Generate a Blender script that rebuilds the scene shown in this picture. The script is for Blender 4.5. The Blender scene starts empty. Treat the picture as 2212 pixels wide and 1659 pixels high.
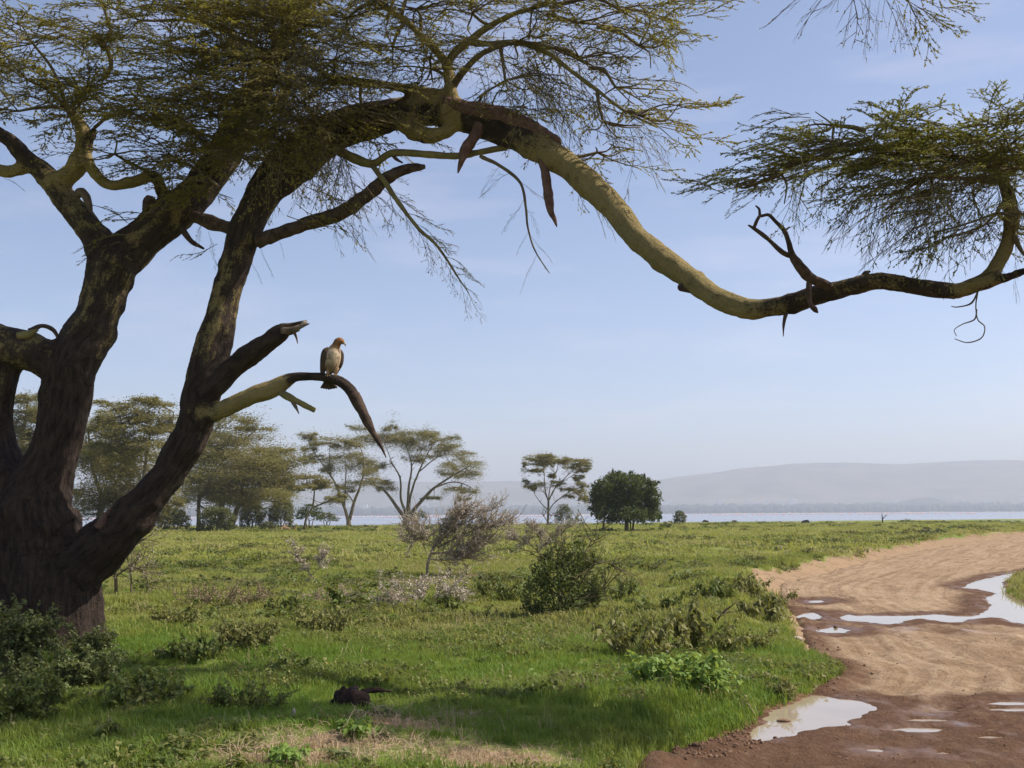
import bpy, math, random
import numpy as np
from mathutils import Matrix, Vector, kdtree

# ------------------------------------------------------------------ camera, sky, sun, exposure
scene = bpy.context.scene
R = math.radians
W0, H0, F0 = 2212.0, 1659.0, 2458.0          # measuring frame of the photograph
CAM = np.array([0.0, 0.0, 1.8])
PITCH, ROLL = math.atan(281.5 / F0), 0.0063
fwd = np.array([0, math.cos(PITCH), math.sin(PITCH)])
up0 = np.array([0, -math.sin(PITCH), math.cos(PITCH)])
rt0 = np.array([1.0, 0, 0])
rt = rt0 * math.cos(ROLL) - up0 * math.sin(ROLL)
up = up0 * math.cos(ROLL) + rt0 * math.sin(ROLL)
cd = bpy.data.cameras.new('camera')
cd.sensor_width = 36.0
cd.lens = 36.0 * F0 / W0
cd.clip_start, cd.clip_end = 0.1, 30000
cam = bpy.data.objects.new('camera', cd)
scene.collection.objects.link(cam)
M = Matrix(((rt[0], up[0], -fwd[0], CAM[0]), (rt[1], up[1], -fwd[1], CAM[1]), (rt[2], up[2], -fwd[2], CAM[2]), (0, 0, 0, 1)))
cam.matrix_world = M
scene.camera = cam

SUN_EL, SUN_AZ = R(50), R(-4)                 # from the right, square to the view
sun_dir = Vector((math.cos(SUN_EL) * math.cos(SUN_AZ), -math.cos(SUN_EL) * math.sin(SUN_AZ), math.sin(SUN_EL)))
world = bpy.data.worlds.new('World')
scene.world = world
world.use_nodes = True
wn = world.node_tree
wn.nodes.clear()
w_out = wn.nodes.new('ShaderNodeOutputWorld')
w_bg = wn.nodes.new('ShaderNodeBackground')
w_bg.inputs['Strength'].default_value = 0.15
w_sky = wn.nodes.new('ShaderNodeTexSky')
w_sky.sky_type = 'NISHITA'
w_sky.sun_disc = False
w_sky.sun_elevation = SUN_EL
w_sky.sun_rotation = math.atan2(sun_dir.x, sun_dir.y)
w_sky.altitude = 1700
w_sky.air_density = 1.0
w_sky.dust_density = 4.6
w_sky.ozone_density = 4.0
# thin cloud streaks low in the sky
w_tc = wn.nodes.new('ShaderNodeTexCoord')
w_map = wn.nodes.new('ShaderNodeMapping')
w_map.inputs['Scale'].default_value = (2.2, 2.2, 11.0)
w_map.inputs['Location'].default_value = (0.35, 0.1, 0.2)
w_no = wn.nodes.new('ShaderNodeTexNoise')
w_no.inputs['Scale'].default_value = 2.6
w_no.inputs['Detail'].default_value = 7.0
w_no.inputs['Roughness'].default_value = 0.55
w_r1 = wn.nodes.new('ShaderNodeMapRange')
w_r1.inputs['From Min'].default_value = 0.48
w_r1.inputs['From Max'].default_value = 0.78
w_r1.inputs['To Max'].default_value = 0.13
w_mix = wn.nodes.new('ShaderNodeMix')
w_mix.data_type = 'RGBA'
w_mix.inputs[7].default_value = (7.4, 7.1, 7.3, 1)
wn.links.new(w_tc.outputs['Generated'], w_map.inputs['Vector'])
wn.links.new(w_map.outputs['Vector'], w_no.inputs['Vector'])
wn.links.new(w_no.outputs['Fac'], w_r1.inputs['Value'])
wn.links.new(w_r1.outputs['Result'], w_mix.inputs[0])
wn.links.new(w_sky.outputs['Color'], w_mix.inputs[6])
w_tint = wn.nodes.new('ShaderNodeMix')
w_tint.data_type = 'RGBA'
w_tint.blend_type = 'MULTIPLY'
w_tint.inputs[0].default_value = 1.0
w_tint.inputs[7].default_value = (1.11, 0.962, 0.895, 1)
wn.links.new(w_mix.outputs[2], w_tint.inputs[6])
wn.links.new(w_tint.outputs[2], w_bg.inputs['Color'])
wn.links.new(w_bg.outputs['Background'], w_out.inputs['Surface'])

sl = bpy.data.lights.new('sun', 'SUN')
sl.energy = 4.9
sl.angle = R(0.55)
sl.color = (1.0, 0.93, 0.82)
so = bpy.data.objects.new('sun', sl)
scene.collection.objects.link(so)
so.rotation_euler = (-sun_dir).to_track_quat('-Z', 'Y').to_euler()
so.location = (20, -5, 30)

scene.view_settings.view_transform = 'Standard'
scene.view_settings.look = 'None'
scene.view_settings.gamma = 1.0
scene.view_settings.exposure = 0.38
scene.view_settings.use_curve_mapping = False
scene.cycles.use_denoising = True
scene.cycles.max_bounces = 6
scene.cycles.diffuse_bounces = 3
scene.cycles.glossy_bounces = 2
scene.cycles.transmission_bounces = 3
scene.cycles.volume_bounces = 1
scene.cycles.transparent_max_bounces = 8

# ------------------------------------------------------------------ helpers
COL = scene.collection

def ray(x, y):
    d = rt * ((x - W0 / 2) / F0) - up * ((y - H0 / 2) / F0) + fwd
    return d

def at(x, y, Y):
    """Point of the place seen at photo position x, y that stands Y metres away (along +Y)."""
    d = ray(x, y)
    return CAM + d * (Y / d[1])

def _hash(ix, iy, iz, seed):
    h = (ix.astype(np.int64) * 374761393 + iy.astype(np.int64) * 668265263 + iz.astype(np.int64) * 2147483647 + seed * 974711) & 0x7fffffff
    h = ((h ^ (h >> 13)) * 1274126177) & 0x7fffffff
    h = ((h ^ (h >> 16)) * 2246822519) & 0x7fffffff
    return ((h ^ (h >> 15)) & 0xffff) / 32767.5 - 1.0

def vnoise(P, seed=0):
    P = np.atleast_2d(np.asarray(P, float))
    if P.shape[1] == 2:
        P = np.c_[P, np.zeros(len(P))]
    I = np.floor(P).astype(np.int64)
    f = P - I
    f = f * f * f * (f * (f * 6 - 15) + 10)
    r = 0
    for a in (0, 1):
        for b in (0, 1):
            for c in (0, 1):
                w = (f[:, 0] if a else 1 - f[:, 0]) * (f[:, 1] if b else 1 - f[:, 1]) * (f[:, 2] if c else 1 - f[:, 2])
                r = r + w * _hash(I[:, 0] + a, I[:, 1] + b, I[:, 2] + c, seed)
    return r

def fbm(P, seed=0, oct=4, gain=0.5):
    P = np.atleast_2d(np.asarray(P, float))
    s, a, t = 0, 1.0, 0
    for o in range(oct):
        s = s + a * vnoise(P * (2.0 ** o) + 17.3 * o, seed + o)
        t += a
        a *= gain
    return s / t

def sstep(a, b, x):
    t = np.clip((x - a) / (b - a), 0, 1)
    return t * t * (3 - 2 * t)

def mesh_of(name, V, faces, attrs=None, mat=None, smooth=True):
    """faces: list of (n,k) int arrays"""
    me = bpy.data.meshes.new(name)
    V = np.asarray(V, np.float32)
    faces = [np.asarray(f, np.int32) for f in faces if len(f)]
    nl = sum(f.size for f in faces)
    npoly = sum(len(f) for f in faces)
    me.vertices.add(len(V))
    me.vertices.foreach_set('co', V.ravel())
    if npoly:
        me.loops.add(nl)
        me.loops.foreach_set('vertex_index', np.concatenate([f.ravel() for f in faces]))
        me.polygons.add(npoly)
        tot = np.concatenate([np.full(len(f), f.shape[1], np.int32) for f in faces])
        st = np.concatenate([[0], np.cumsum(tot)[:-1]]).astype(np.int32)
        me.polygons.foreach_set('loop_start', st)
        me.polygons.foreach_set('loop_total', tot)
        me.polygons.foreach_set('use_smooth', np.full(npoly, smooth))
    for k, v in (attrs or {}).items():
        v = np.asarray(v, np.float32)
        if v.ndim == 2:
            a = me.attributes.new(k, 'FLOAT_VECTOR', 'POINT')
            a.data.foreach_set('vector', v.ravel())
        else:
            a = me.attributes.new(k, 'FLOAT', 'POINT')
            a.data.foreach_set('value', v)
    me.update(calc_edges=True)
    me.validate()
    if mat:
        me.materials.append(mat)
    return me

def link(name, me, parent=None):
    o = bpy.data.objects.new(name, me)
    COL.objects.link(o)
    if parent is not None:
        o.parent = parent
    return o

def tag(o, label=None, cat=None, group=None, kind=None):
    if label: o['label'] = label
    if cat: o['category'] = cat
    if group: o['group'] = group
    if kind: o['kind'] = kind
    return o

def empty(name, loc, label, cat, group=None):
    o = bpy.data.objects.new(name, None)
    COL.objects.link(o)
    o.empty_display_size = 0.2
    o.location = Vector([float(c) for c in loc])
    o['_o'] = [float(c) for c in loc]
    tag(o, label, cat, group)
    return o

class MB:
    """Collects geometry in world space; build() links it as one mesh object."""
    def __init__(s):
        s.V, s.F, s.A, s.n = [], {}, [], 0
    def add(s, V, faces, a=0.0):
        V = np.asarray(V, float)
        s.V.append(V)
        a = np.asarray(a, float)
        s.A.append(np.full(len(V), float(a)) if a.ndim == 0 else a)
        for f in faces:
            f = np.asarray(f, np.int64)
            if len(f):
                s.F.setdefault(f.shape[1], []).append(f + s.n)
        s.n += len(V)
    def build(s, name, mat, parent=None, smooth=True, attr='tone'):
        V = np.concatenate(s.V) if s.V else np.zeros((0, 3))
        if parent is not None:
            V = V - np.array(parent['_o'])
        fs = [np.concatenate(v) for v in s.F.values()]
        me = mesh_of(name, V, fs, {attr: np.concatenate(s.A)} if s.A else None, mat, smooth)
        return link(name, me, parent)

def spline(P, n_per):
    """Catmull-Rom through rows of P (any width)."""
    P = np.asarray(P, float)
    if len(P) < 3:
        t = np.linspace(0, 1, n_per * (len(P) - 1) + 1)[:, None]
        return P[0] * (1 - t) + P[-1] * t
    Q = np.vstack([2 * P[0] - P[1], P, 2 * P[-1] - P[-2]])
    out = []
    t = np.linspace(0, 1, n_per, endpoint=False)[:, None]
    for i in range(1, len(Q) - 2):
        a, b, c, d = Q[i - 1], Q[i], Q[i + 1], Q[i + 2]
        out.append(0.5 * ((2 * b) + (c - a) * t + (2 * a - 5 * b + 4 * c - d) * t ** 2 + (3 * b - a - 3 * c + d) * t ** 3))
    out.append(P[-1:])
    return np.vstack(out)

def tube(P, r, sides=6, cap=True, squash=None):
    P = np.asarray(P, float)
    n = len(P)
    r = np.broadcast_to(np.asarray(r, float), (n,))
    T = np.gradient(P, axis=0)
    T /= np.linalg.norm(T, axis=1)[:, None] + 1e-9
    a = np.array([0, 0, 1.0]) if abs(T[0][2]) < 0.9 else np.array([1.0, 0, 0])
    N = np.zeros_like(P)
    u = np.cross(T[0], a); u /= np.linalg.norm(u)
    for i in range(n):
        u = u - T[i] * np.dot(u, T[i])
        u /= np.linalg.norm(u) + 1e-9
        N[i] = u
    B = np.cross(T, N)
    th = np.arange(sides) * 2 * math.pi / sides
    V = P[:, None, :] + r[:, None, None] * (np.cos(th)[None, :, None] * N[:, None, :] + np.sin(th)[None, :, None] * B[:, None, :])
    V = V.reshape(-1, 3)
    i = np.arange(n - 1)[:, None] * sides
    j = np.arange(sides)[None, :]
    k = (j + 1) % sides
    Q = np.stack([i + j, i + k, i + sides + k, i + sides + j], -1).reshape(-1, 4)
    faces = [Q]
    if cap and sides > 3:
        V = np.vstack([V, P[:1], P[-1:]])
        c0, c1 = n * sides, n * sides + 1
        jj = np.arange(sides); kk = (jj + 1) % sides
        faces.append(np.stack([np.full(sides, c0), kk, jj], -1))
        faces.append(np.stack([np.full(sides, c1), (n - 1) * sides + jj, (n - 1) * sides + kk], -1))
    return V, faces

def unit(v):
    v = np.asarray(v, float)
    return v / (np.linalg.norm(v, axis=-1, keepdims=True) + 1e-9)

# ------------------------------------------------------------------ materials
def new_mat(name):
    m = bpy.data.materials.new(name)
    m.use_nodes = True
    nt = m.node_tree
    nt.nodes.clear()
    out = nt.nodes.new('ShaderNodeOutputMaterial')
    return m, nt, out

class NT:
    def __init__(s, nt): s.t = nt
    def n(s, typ, **kw):
        nd = s.t.nodes.new(typ)
        for k, v in kw.items():
            setattr(nd, k, v)
        return nd
    def set(s, nd, key, v):
        if hasattr(v, 'is_linked') or isinstance(v, bpy.types.NodeSocket):
            s.t.links.new(v, nd.inputs[key])
        else:
            nd.inputs[key].default_value = v
    def noise(s, scale, detail=4, rough=0.55, vec=None, out='Fac'):
        nd = s.n('ShaderNodeTexNoise')
        nd.inputs['Scale'].default_value = scale
        nd.inputs['Detail'].default_value = detail
        nd.inputs['Roughness'].default_value = rough
        if vec is not None: s.t.links.new(vec, nd.inputs['Vector'])
        return nd.outputs[out]
    def rng(s, v, a, b, c=0.0, d=1.0, smooth=False):
        nd = s.n('ShaderNodeMapRange')
        if smooth: nd.interpolation_type = 'SMOOTHSTEP'
        s.t.links.new(v, nd.inputs['Value'])
        for k, x in zip(('From Min', 'From Max', 'To Min', 'To Max'), (a, b, c, d)):
            nd.inputs[k].default_value = x
        return nd.outputs['Result']
    def mix(s, f, a, b, mode='MIX'):
        nd = s.n('ShaderNodeMix', data_type='RGBA', blend_type=mode)
        s.set(nd, 0, f)
        for k, x in ((6, a), (7, b)):
            if isinstance(x, bpy.types.NodeSocket): s.t.links.new(x, nd.inputs[k])
            else: nd.inputs[k].default_value = (*x[:3], 1)
        return nd.outputs[2]
    def math(s, op, a, b=0.0):
        nd = s.n('ShaderNodeMath', operation=op)
        s.set(nd, 0, a); s.set(nd, 1, b)
        return nd.outputs[0]
    def attr(s, name, out='Fac'):
        return s.n('ShaderNodeAttribute', attribute_name=name).outputs[out]
    def pos(s):
        return s.n('ShaderNodeNewGeometry').outputs['Position']
    def mapping(s, vec, scale=(1, 1, 1)):
        nd = s.n('ShaderNodeMapping')
        s.t.links.new(vec, nd.inputs['Vector'])
        nd.inputs['Scale'].default_value = scale
        return nd.outputs['Vector']
    def bump(s, h, strength=0.5, dist=0.02):
        nd = s.n('ShaderNodeBump')
        s.t.links.new(h, nd.inputs['Height'])
        nd.inputs['Strength'].default_value = strength
        nd.inputs['Distance'].default_value = dist
        return nd.outputs['Normal']
    def bsdf(s, color, rough=0.8, normal=None, spec=0.3, **kw):
        nd = s.n('ShaderNodeBsdfPrincipled')
        if isinstance(color, bpy.types.NodeSocket): s.t.links.new(color, nd.inputs['Base Color'])
        else: nd.inputs['Base Color'].default_value = (*color[:3], 1)
        s.set(nd, 'Roughness', rough)
        nd.inputs['Specular IOR Level'].default_value = spec
        if normal is not None: s.t.links.new(normal, nd.inputs['Normal'])
        for k, v in kw.items(): s.set(nd, k, v)
        return nd.outputs[0]

def simple_mat(name, c1, c2, scale=8, rough=0.85, bump=0.4, dist=0.01, spec=0.2, tone=None):
    m, nt, out = new_mat(name); N = NT(nt)
    p = N.pos()
    c = N.mix(N.rng(N.noise(scale, 5, 0.6, p), 0.35, 0.68), c1, c2)
    if tone:
        c = N.mix(N.attr('tone'), c, tone)
    nrm = N.bump(N.noise(scale * 4, 4, 0.6, p), bump, dist)
    nt.links.new(N.bsdf(c, rough, nrm, spec), out.inputs['Surface'])
    return m

def leaf_mat(name, c1, c2, trans=0.35, scale=3.0, rough=0.6, dry=None, dryness=0.0, patch=None, patch_scale=0.5):
    """tone attribute 0..1 per leaf picks between the colours"""
    m, nt, out = new_mat(name); N = NT(nt)
    p = N.pos()
    rnd = N.n('ShaderNodeObjectInfo').outputs['Random']
    f = N.math('ADD', N.math('MULTIPLY', N.attr('tone'), 0.65), N.math('MULTIPLY', N.rng(N.noise(scale, 3, 0.6, p), 0.3, 0.7), 0.45))
    c = N.mix(f, c1, c2)
    if patch is not None:
        c = N.mix(N.rng(N.noise(patch_scale, 4, 0.6, p), 0.44, 0.62, 0, 0.85), c, patch)
    if dry is not None:
        c = N.mix(N.math('MULTIPLY', N.rng(rnd, 0.5, 1.0), dryness), c, dry)
    d = N.bsdf(c, rough, None, 0.25)
    t = N.n('ShaderNodeBsdfTranslucent')
    nt.links.new(N.mix(0.45, c, (0.40, 0.40, 0.05)), t.inputs['Color'])
    mx = N.n('ShaderNodeMixShader')
    mx.inputs[0].default_value = trans
    nt.links.new(d, mx.inputs[1]); nt.links.new(t.outputs[0], mx.inputs[2])
    nt.links.new(mx.outputs[0], out.inputs['Surface'])
    return m

MAT = {}
def build_materials():
    # ground: soil and short turf
    m, nt, out = new_mat('ground'); N = NT(nt); p = N.pos()
    big = N.rng(N.noise(0.09, 5, 0.6, N.mapping(p, (1, 0.55, 1))), 0.38, 0.62)
    mid = N.rng(N.noise(0.7, 5, 0.65, p), 0.36, 0.66)
    fine = N.noise(14, 5, 0.7, p)
    g1 = N.mix(mid, (0.105, 0.160, 0.022), (0.175, 0.235, 0.040))
    g2 = N.mix(mid, (0.215, 0.205, 0.065), (0.270, 0.245, 0.095))
    g = N.mix(big, g1, g2)
    g = N.mix(N.rng(fine, 0.55, 0.75, 0, 0.4), g, (0.05, 0.07, 0.016))
    soil = N.mix(N.rng(fine, 0.35, 0.7), (0.27, 0.18, 0.105), (0.38, 0.265, 0.16))
    soil = N.mix(N.rng(N.noise(2.6, 5, 0.7, p), 0.45, 0.62, 0, 0.75), soil, (0.20, 0.135, 0.08))
    soil = N.mix(N.attr('mud'), soil, N.mix(N.rng(fine, 0.35, 0.7), (0.12, 0.065, 0.038), (0.20, 0.115, 0.068)))
    bare = N.rng(N.noise(0.33, 6, 0.7, p), 0.66, 0.74, 0, 0.55)
    msk = N.math('MAXIMUM', N.attr('soil'), bare)
    msk = N.math('ADD', msk, N.math('MULTIPLY', N.math('SUBTRACT', fine, 0.5), 0.9))
    c = N.mix(N.rng(msk, 0.4, 0.62), g, soil)
    nrm = N.bump(N.noise(30, 5, 0.7, p), 0.8, 0.03)
    nt.links.new(N.bsdf(c, 0.95, nrm, 0.1), out.inputs['Surface'])
    MAT['ground'] = m
    # dirt road
    m, nt, out = new_mat('dirt_road'); N = NT(nt); p = N.pos()
    fine = N.noise(9, 6, 0.7, p)
    mid = N.noise(1.3, 5, 0.65, N.mapping(p, (1, 0.6, 1)))
    track = N.math('ADD', N.math('MULTIPLY', N.noise(1.6, 5, 0.7, N.attr('track', 'Vector')), 0.6), N.math('MULTIPLY', N.noise(4, 6, 0.7, p), 0.4))
    dry = N.mix(N.rng(mid, 0.36, 0.64), (0.285, 0.190, 0.112), (0.40, 0.285, 0.180))
    dry = N.mix(N.rng(track, 0.50, 0.58, 0, 0.6), dry, (0.20, 0.130, 0.076))
    dry = N.mix(N.rng(track, 0.48, 0.41, 0, 0.45), dry, (0.50, 0.375, 0.25))
    dry = N.mix(N.rng(fine, 0.56, 0.70, 0, 0.7), dry, (0.24, 0.155, 0.095))
    wetc = N.mix(N.rng(fine, 0.35, 0.7), (0.098, 0.050, 0.027), (0.165, 0.092, 0.053))
    w = N.math('ADD', N.attr('wet'), N.math('MULTIPLY', N.math('SUBTRACT', mid, 0.5), 1.1))
    w = N.math('ADD', w, N.math('MULTIPLY', N.math('SUBTRACT', fine, 0.5), 0.9))
    w = N.math('ADD', w, N.math('MULTIPLY', N.math('SUBTRACT', N.noise(3.6, 6, 0.7, p), 0.5), 0.9))
    wf = N.rng(w, 0.24, 0.80)
    c = N.mix(wf, dry, wetc)
    sheen = N.math('MULTIPLY', N.attr('sheen'), N.rng(N.noise(2.2, 5, 0.65, N.mapping(p, (1, 0.45, 1))), 0.48, 0.6))
    rough = N.math('SUBTRACT', N.rng(wf, 0, 1, 0.95, 0.78), N.math('MULTIPLY', sheen, 0.5))
    nrm = N.n('ShaderNodeBump')
    nt.links.new(N.math('ADD', N.noise(26, 6, 0.72, p), N.math('MULTIPLY', N.noise(8, 5, 0.7, p), 1.6)), nrm.inputs['Height'])
    nt.links.new(N.rng(sheen, 0, 1, 0.75, 0.1), nrm.inputs['Strength'])
    nrm.inputs['Distance'].default_value = 0.06
    b = N.n('ShaderNodeBsdfPrincipled')
    nt.links.new(c, b.inputs['Base Color']); nt.links.new(rough, b.inputs['Roughness'])
    nt.links.new(nrm.outputs['Normal'], b.inputs['Normal'])
    nt.links.new(N.rng(sheen, 0, 1, 0.08, 0.45), b.inputs['Specular IOR Level'])
    nt.links.new(b.outputs[0], out.inputs['Surface'])
    MAT['road'] = m
    # puddle water, muddy; base colour paled to stand in for more sky reflection
    m, nt, out = new_mat('puddle_water'); N = NT(nt); p = N.pos()
    nrm = N.bump(N.noise(3, 2, 0.5, p), 0.03, 0.01)
    c = N.mix(N.rng(N.noise(1.5, 3, 0.5, p), 0.3, 0.7), (0.33, 0.26, 0.19), (0.38, 0.31, 0.23))
    nt.links.new(N.bsdf(c, 0.02, nrm, 0.5, IOR=1.5), out.inputs['Surface'])
    MAT['puddle'] = m
    # lake
    m, nt, out = new_mat('lake_water'); N = NT(nt); p = N.pos()
    nrm = N.bump(N.noise(0.35, 4, 0.6, N.mapping(p, (0.4, 1, 1))), 0.25, 0.2)
    band = N.rng(N.noise(0.012, 4, 0.6, N.mapping(p, (0.15, 1.6, 1))), 0.4, 0.62)
    c = N.mix(band, (0.20, 0.23, 0.28), (0.30, 0.31, 0.35))
    nt.links.new(N.bsdf(c, 0.22, nrm, 0.5, IOR=1.33), out.inputs['Surface'])
    MAT['lake'] = m
    # bark of the big tree: yellow-green with brown crust ('dark' per point)
    m, nt, out = new_mat('fever_tree_bark'); N = NT(nt); p = N.pos()
    uv = N.attr('grain', 'Vector')
    ridge = N.noise(1.0, 5, 0.65, uv)
    blot = N.math('ADD', N.math('MULTIPLY', N.noise(0.32, 5, 0.65, uv), 0.55), N.math('MULTIPLY', N.noise(5.0, 5, 0.65, p), 0.45))
    fine = N.noise(42, 4, 0.65, p)
    yel = N.mix(N.rng(blot, 0.36, 0.66), (0.335, 0.250, 0.105), (0.205, 0.165, 0.062))
    yel = N.mix(N.rng(fine, 0.58, 0.68, 0, 0.8), yel, (0.09, 0.06, 0.028))
    yel = N.mix(N.rng(N.noise(7, 5, 0.7, p), 0.58, 0.66, 0, 0.6), yel, (0.12, 0.085, 0.04))
    brn = N.mix(N.rng(ridge, 0.36, 0.66), (0.019, 0.0125, 0.0095), (0.068, 0.044, 0.032))
    brn = N.mix(N.rng(fine, 0.63, 0.72, 0, 0.5), brn, (0.15, 0.13, 0.115))
    k = N.math('ADD', N.attr('dark'), N.math('MULTIPLY', N.math('SUBTRACT', blot, 0.5), 2.2))
    k = N.math('ADD', k, N.math('MULTIPLY', N.math('SUBTRACT', ridge, 0.5), 0.9))
    k = N.math('ADD', k, N.math('MULTIPLY', N.math('SUBTRACT', fine, 0.5), 0.8))
    yel = N.mix(N.rng(N.attr('dark'), 0.2, 0.7, 0, 0.6), yel, (0.11, 0.082, 0.035))
    c = N.mix(N.rng(k, 0.34, 0.56), yel, brn)
    h = N.math('ADD', N.math('MULTIPLY', ridge, 1.0), N.math('MULTIPLY', fine, 0.35))
    nrm = N.bump(h, 0.85, 0.09)
    nt.links.new(N.bsdf(c, 0.85, nrm, 0.2), out.inputs['Surface'])
    MAT['bark'] = m
    MAT['deadwood'] = simple_mat('dead_wood', (0.10, 0.07, 0.05), (0.21, 0.155, 0.115), 9, 0.9, 0.8, 0.02)
    MAT['darkwood'] = simple_mat('dark_dead_wood', (0.045, 0.028, 0.022), (0.12, 0.08, 0.058), 9, 0.9, 0.8, 0.02)
    MAT['rotten'] = simple_mat('rotten_wood', (0.014, 0.009, 0.007), (0.055, 0.032, 0.024), 9, 0.95, 0.9, 0.03)
    MAT['barkstrip'] = simple_mat('peeled_bark', (0.11, 0.058, 0.045), (0.20, 0.115, 0.085), 14, 0.9, 0.8, 0.02)
    MAT['ybranch'] = simple_mat('yellow_branch_bark', (0.235, 0.195, 0.075), (0.13, 0.10, 0.045), 6, 0.85, 0.5, 0.01)
    MAT['twig'] = simple_mat('crown_twig', (0.095, 0.068, 0.042), (0.19, 0.15, 0.075), 3, 0.9, 0.2, 0.004)
    MAT['acacia_leaf'] = leaf_mat('acacia_leaf', (0.165, 0.135, 0.022), (0.350, 0.280, 0.070), 0.5, 1.2, 0.65)
    MAT['acacia_leaf_green'] = leaf_mat('acacia_leaf_green', (0.105, 0.118, 0.022), (0.235, 0.225, 0.055), 0.45, 1.2, 0.65)
    MAT['far_leaf'] = leaf_mat('far_acacia_leaf', (0.130, 0.110, 0.042), (0.245, 0.205, 0.088), 0.35, 0.15, 0.8)
    MAT['far_bark'] = simple_mat('far_acacia_bark', (0.10, 0.075, 0.05), (0.23, 0.19, 0.10), 0.6, 0.9, 0.2, 0.02)
    MAT['bush_leaf'] = leaf_mat('evergreen_leaf', (0.030, 0.052, 0.016), (0.075, 0.105, 0.030), 0.2, 0.5, 0.6)
    MAT['far_bush_leaf'] = leaf_mat('grey_green_leaf', (0.065, 0.075, 0.030), (0.125, 0.130, 0.055), 0.25, 0.4, 0.8)
    MAT['grass'] = leaf_mat('meadow_grass', (0.080, 0.180, 0.015), (0.175, 0.295, 0.038), 0.42, 0.9, 0.55, (0.30, 0.26, 0.11), 0.18, patch=(0.225, 0.275, 0.052), patch_scale=0.3)
    MAT['far_grass'] = leaf_mat('open_meadow_grass', (0.190, 0.225, 0.042), (0.290, 0.310, 0.075), 0.4, 0.25, 0.7, (0.32, 0.27, 0.14), 0.35, patch=(0.330, 0.285, 0.120), patch_scale=0.09)
    MAT['dry'] = leaf_mat('dry_straw', (0.34, 0.24, 0.15), (0.44, 0.34, 0.22), 0.15, 3, 0.85)
    MAT['herb'] = leaf_mat('herb_leaf', (0.065, 0.105, 0.022), (0.165, 0.200, 0.048), 0.3, 2.5, 0.55)
    MAT['herb_olive'] = leaf_mat('olive_herb_leaf', (0.085, 0.105, 0.028), (0.27, 0.255, 0.085), 0.3, 2.5, 0.6)
    MAT['herb_bright'] = leaf_mat('bright_herb_leaf', (0.150, 0.260, 0.045), (0.290, 0.410, 0.100), 0.4, 2.5, 0.5)
    MAT['bush_mid'] = leaf_mat('thorn_bush_leaf', (0.045, 0.070, 0.018), (0.125, 0.155, 0.045), 0.25, 1.5, 0.6)
    MAT['pale_leaf'] = leaf_mat('pale_leaf', (0.050, 0.075, 0.022), (0.19, 0.215, 0.080), 0.25, 3, 0.6)
    MAT['thorn'] = leaf_mat('pale_thorn', (0.30, 0.235, 0.165), (0.66, 0.58, 0.48), 0.1, 2, 0.7)
    MAT['thorn_twig'] = simple_mat('thorn_twig', (0.26, 0.21, 0.155), (0.40, 0.33, 0.26), 4, 0.9, 0.2, 0.004)
    MAT['stem'] = simple_mat('shrub_stem', (0.10, 0.085, 0.045), (0.19, 0.15, 0.085), 5, 0.9, 0.2, 0.004)
    MAT['clod'] = simple_mat('mud_clod', (0.13, 0.07, 0.04), (0.24, 0.15, 0.09), 9, 0.85, 0.8, 0.02)
    MAT['stone'] = simple_mat('pale_stone', (0.34, 0.28, 0.21), (0.48, 0.41, 0.32), 9, 0.9, 0.6, 0.02)
    MAT['tanmound'] = simple_mat('termite_earth', (0.20, 0.16, 0.11), (0.30, 0.24, 0.165), 6, 0.95, 0.6, 0.02)
    MAT['hills'] = simple_mat('hill_slope', (0.075, 0.085, 0.05), (0.20, 0.18, 0.12), 0.006, 1.0, 0.0, 0.1, 0.0)
    MAT['wood_far'] = simple_mat('far_woodland', (0.035, 0.05, 0.025), (0.06, 0.075, 0.035), 0.02, 1.0, 0.0, 0.1, 0.0)
    MAT['house'] = simple_mat('white_house_wall', (0.75, 0.72, 0.68), (0.8, 0.78, 0.75), 0.1, 0.8, 0.0, 0.1)
    MAT['pink'] = simple_mat('pink_feather', (0.85, 0.50, 0.45), (0.90, 0.62, 0.58), 0.1, 0.8, 0.0, 0.1)
    MAT['hide'] = simple_mat('dark_hide', (0.028, 0.026, 0.028), (0.06, 0.05, 0.048), 4, 0.8, 0.2, 0.01)
    MAT['tan_hide'] = simple_mat('tan_hide', (0.30, 0.175, 0.09), (0.38, 0.24, 0.13), 3, 0.8, 0.2, 0.01)
build_materials()

# ------------------------------------------------------------------ terrain
ZR = -0.20            # level of the dirt road
LAKE_Z = -0.35

def gnd_flat(x, y, z):
    d = ray(x, y)
    return CAM + d * ((z - CAM[2]) / d[2])

road_px = [(1395, 1690), (1440, 1648), (1530, 1612), (1610, 1580), (1650, 1540), (1720, 1515), (1795, 1478), (1822, 1452), (1775, 1425), (1748, 1392),
           (1732, 1350), (1712, 1322), (1694, 1300), (1688, 1278), (1700, 1262), (1760, 1248), (1850, 1224), (1950, 1199), (2050, 1179), (2130, 1167),
           (2212, 1159), (2500, 1148)]
road_poly = [gnd_flat(x, y, ZR)[:2] for x, y in road_px]
road_poly = [np.array([0.6, 3.0]), np.array([1.15, 6.0])] + road_poly
e = road_poly[-1]
road_poly += [e + (40, 12), e + (40, -6), gnd_flat(2500, 1178, ZR)[:2], gnd_flat(2260, 1218, ZR)[:2], gnd_flat(2200, 1243, ZR)[:2], gnd_flat(2178, 1262, ZR)[:2], gnd_flat(2190, 1292, ZR)[:2],
              gnd_flat(2290, 1320, ZR)[:2], gnd_flat(2450, 1345, ZR)[:2], np.array([14.5, 17.5]), np.array([18., 3.0])]
road_poly = np.array(road_poly)
road_poly = spline(np.vstack([road_poly, road_poly[:1]]), 4)[:-1]

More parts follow.
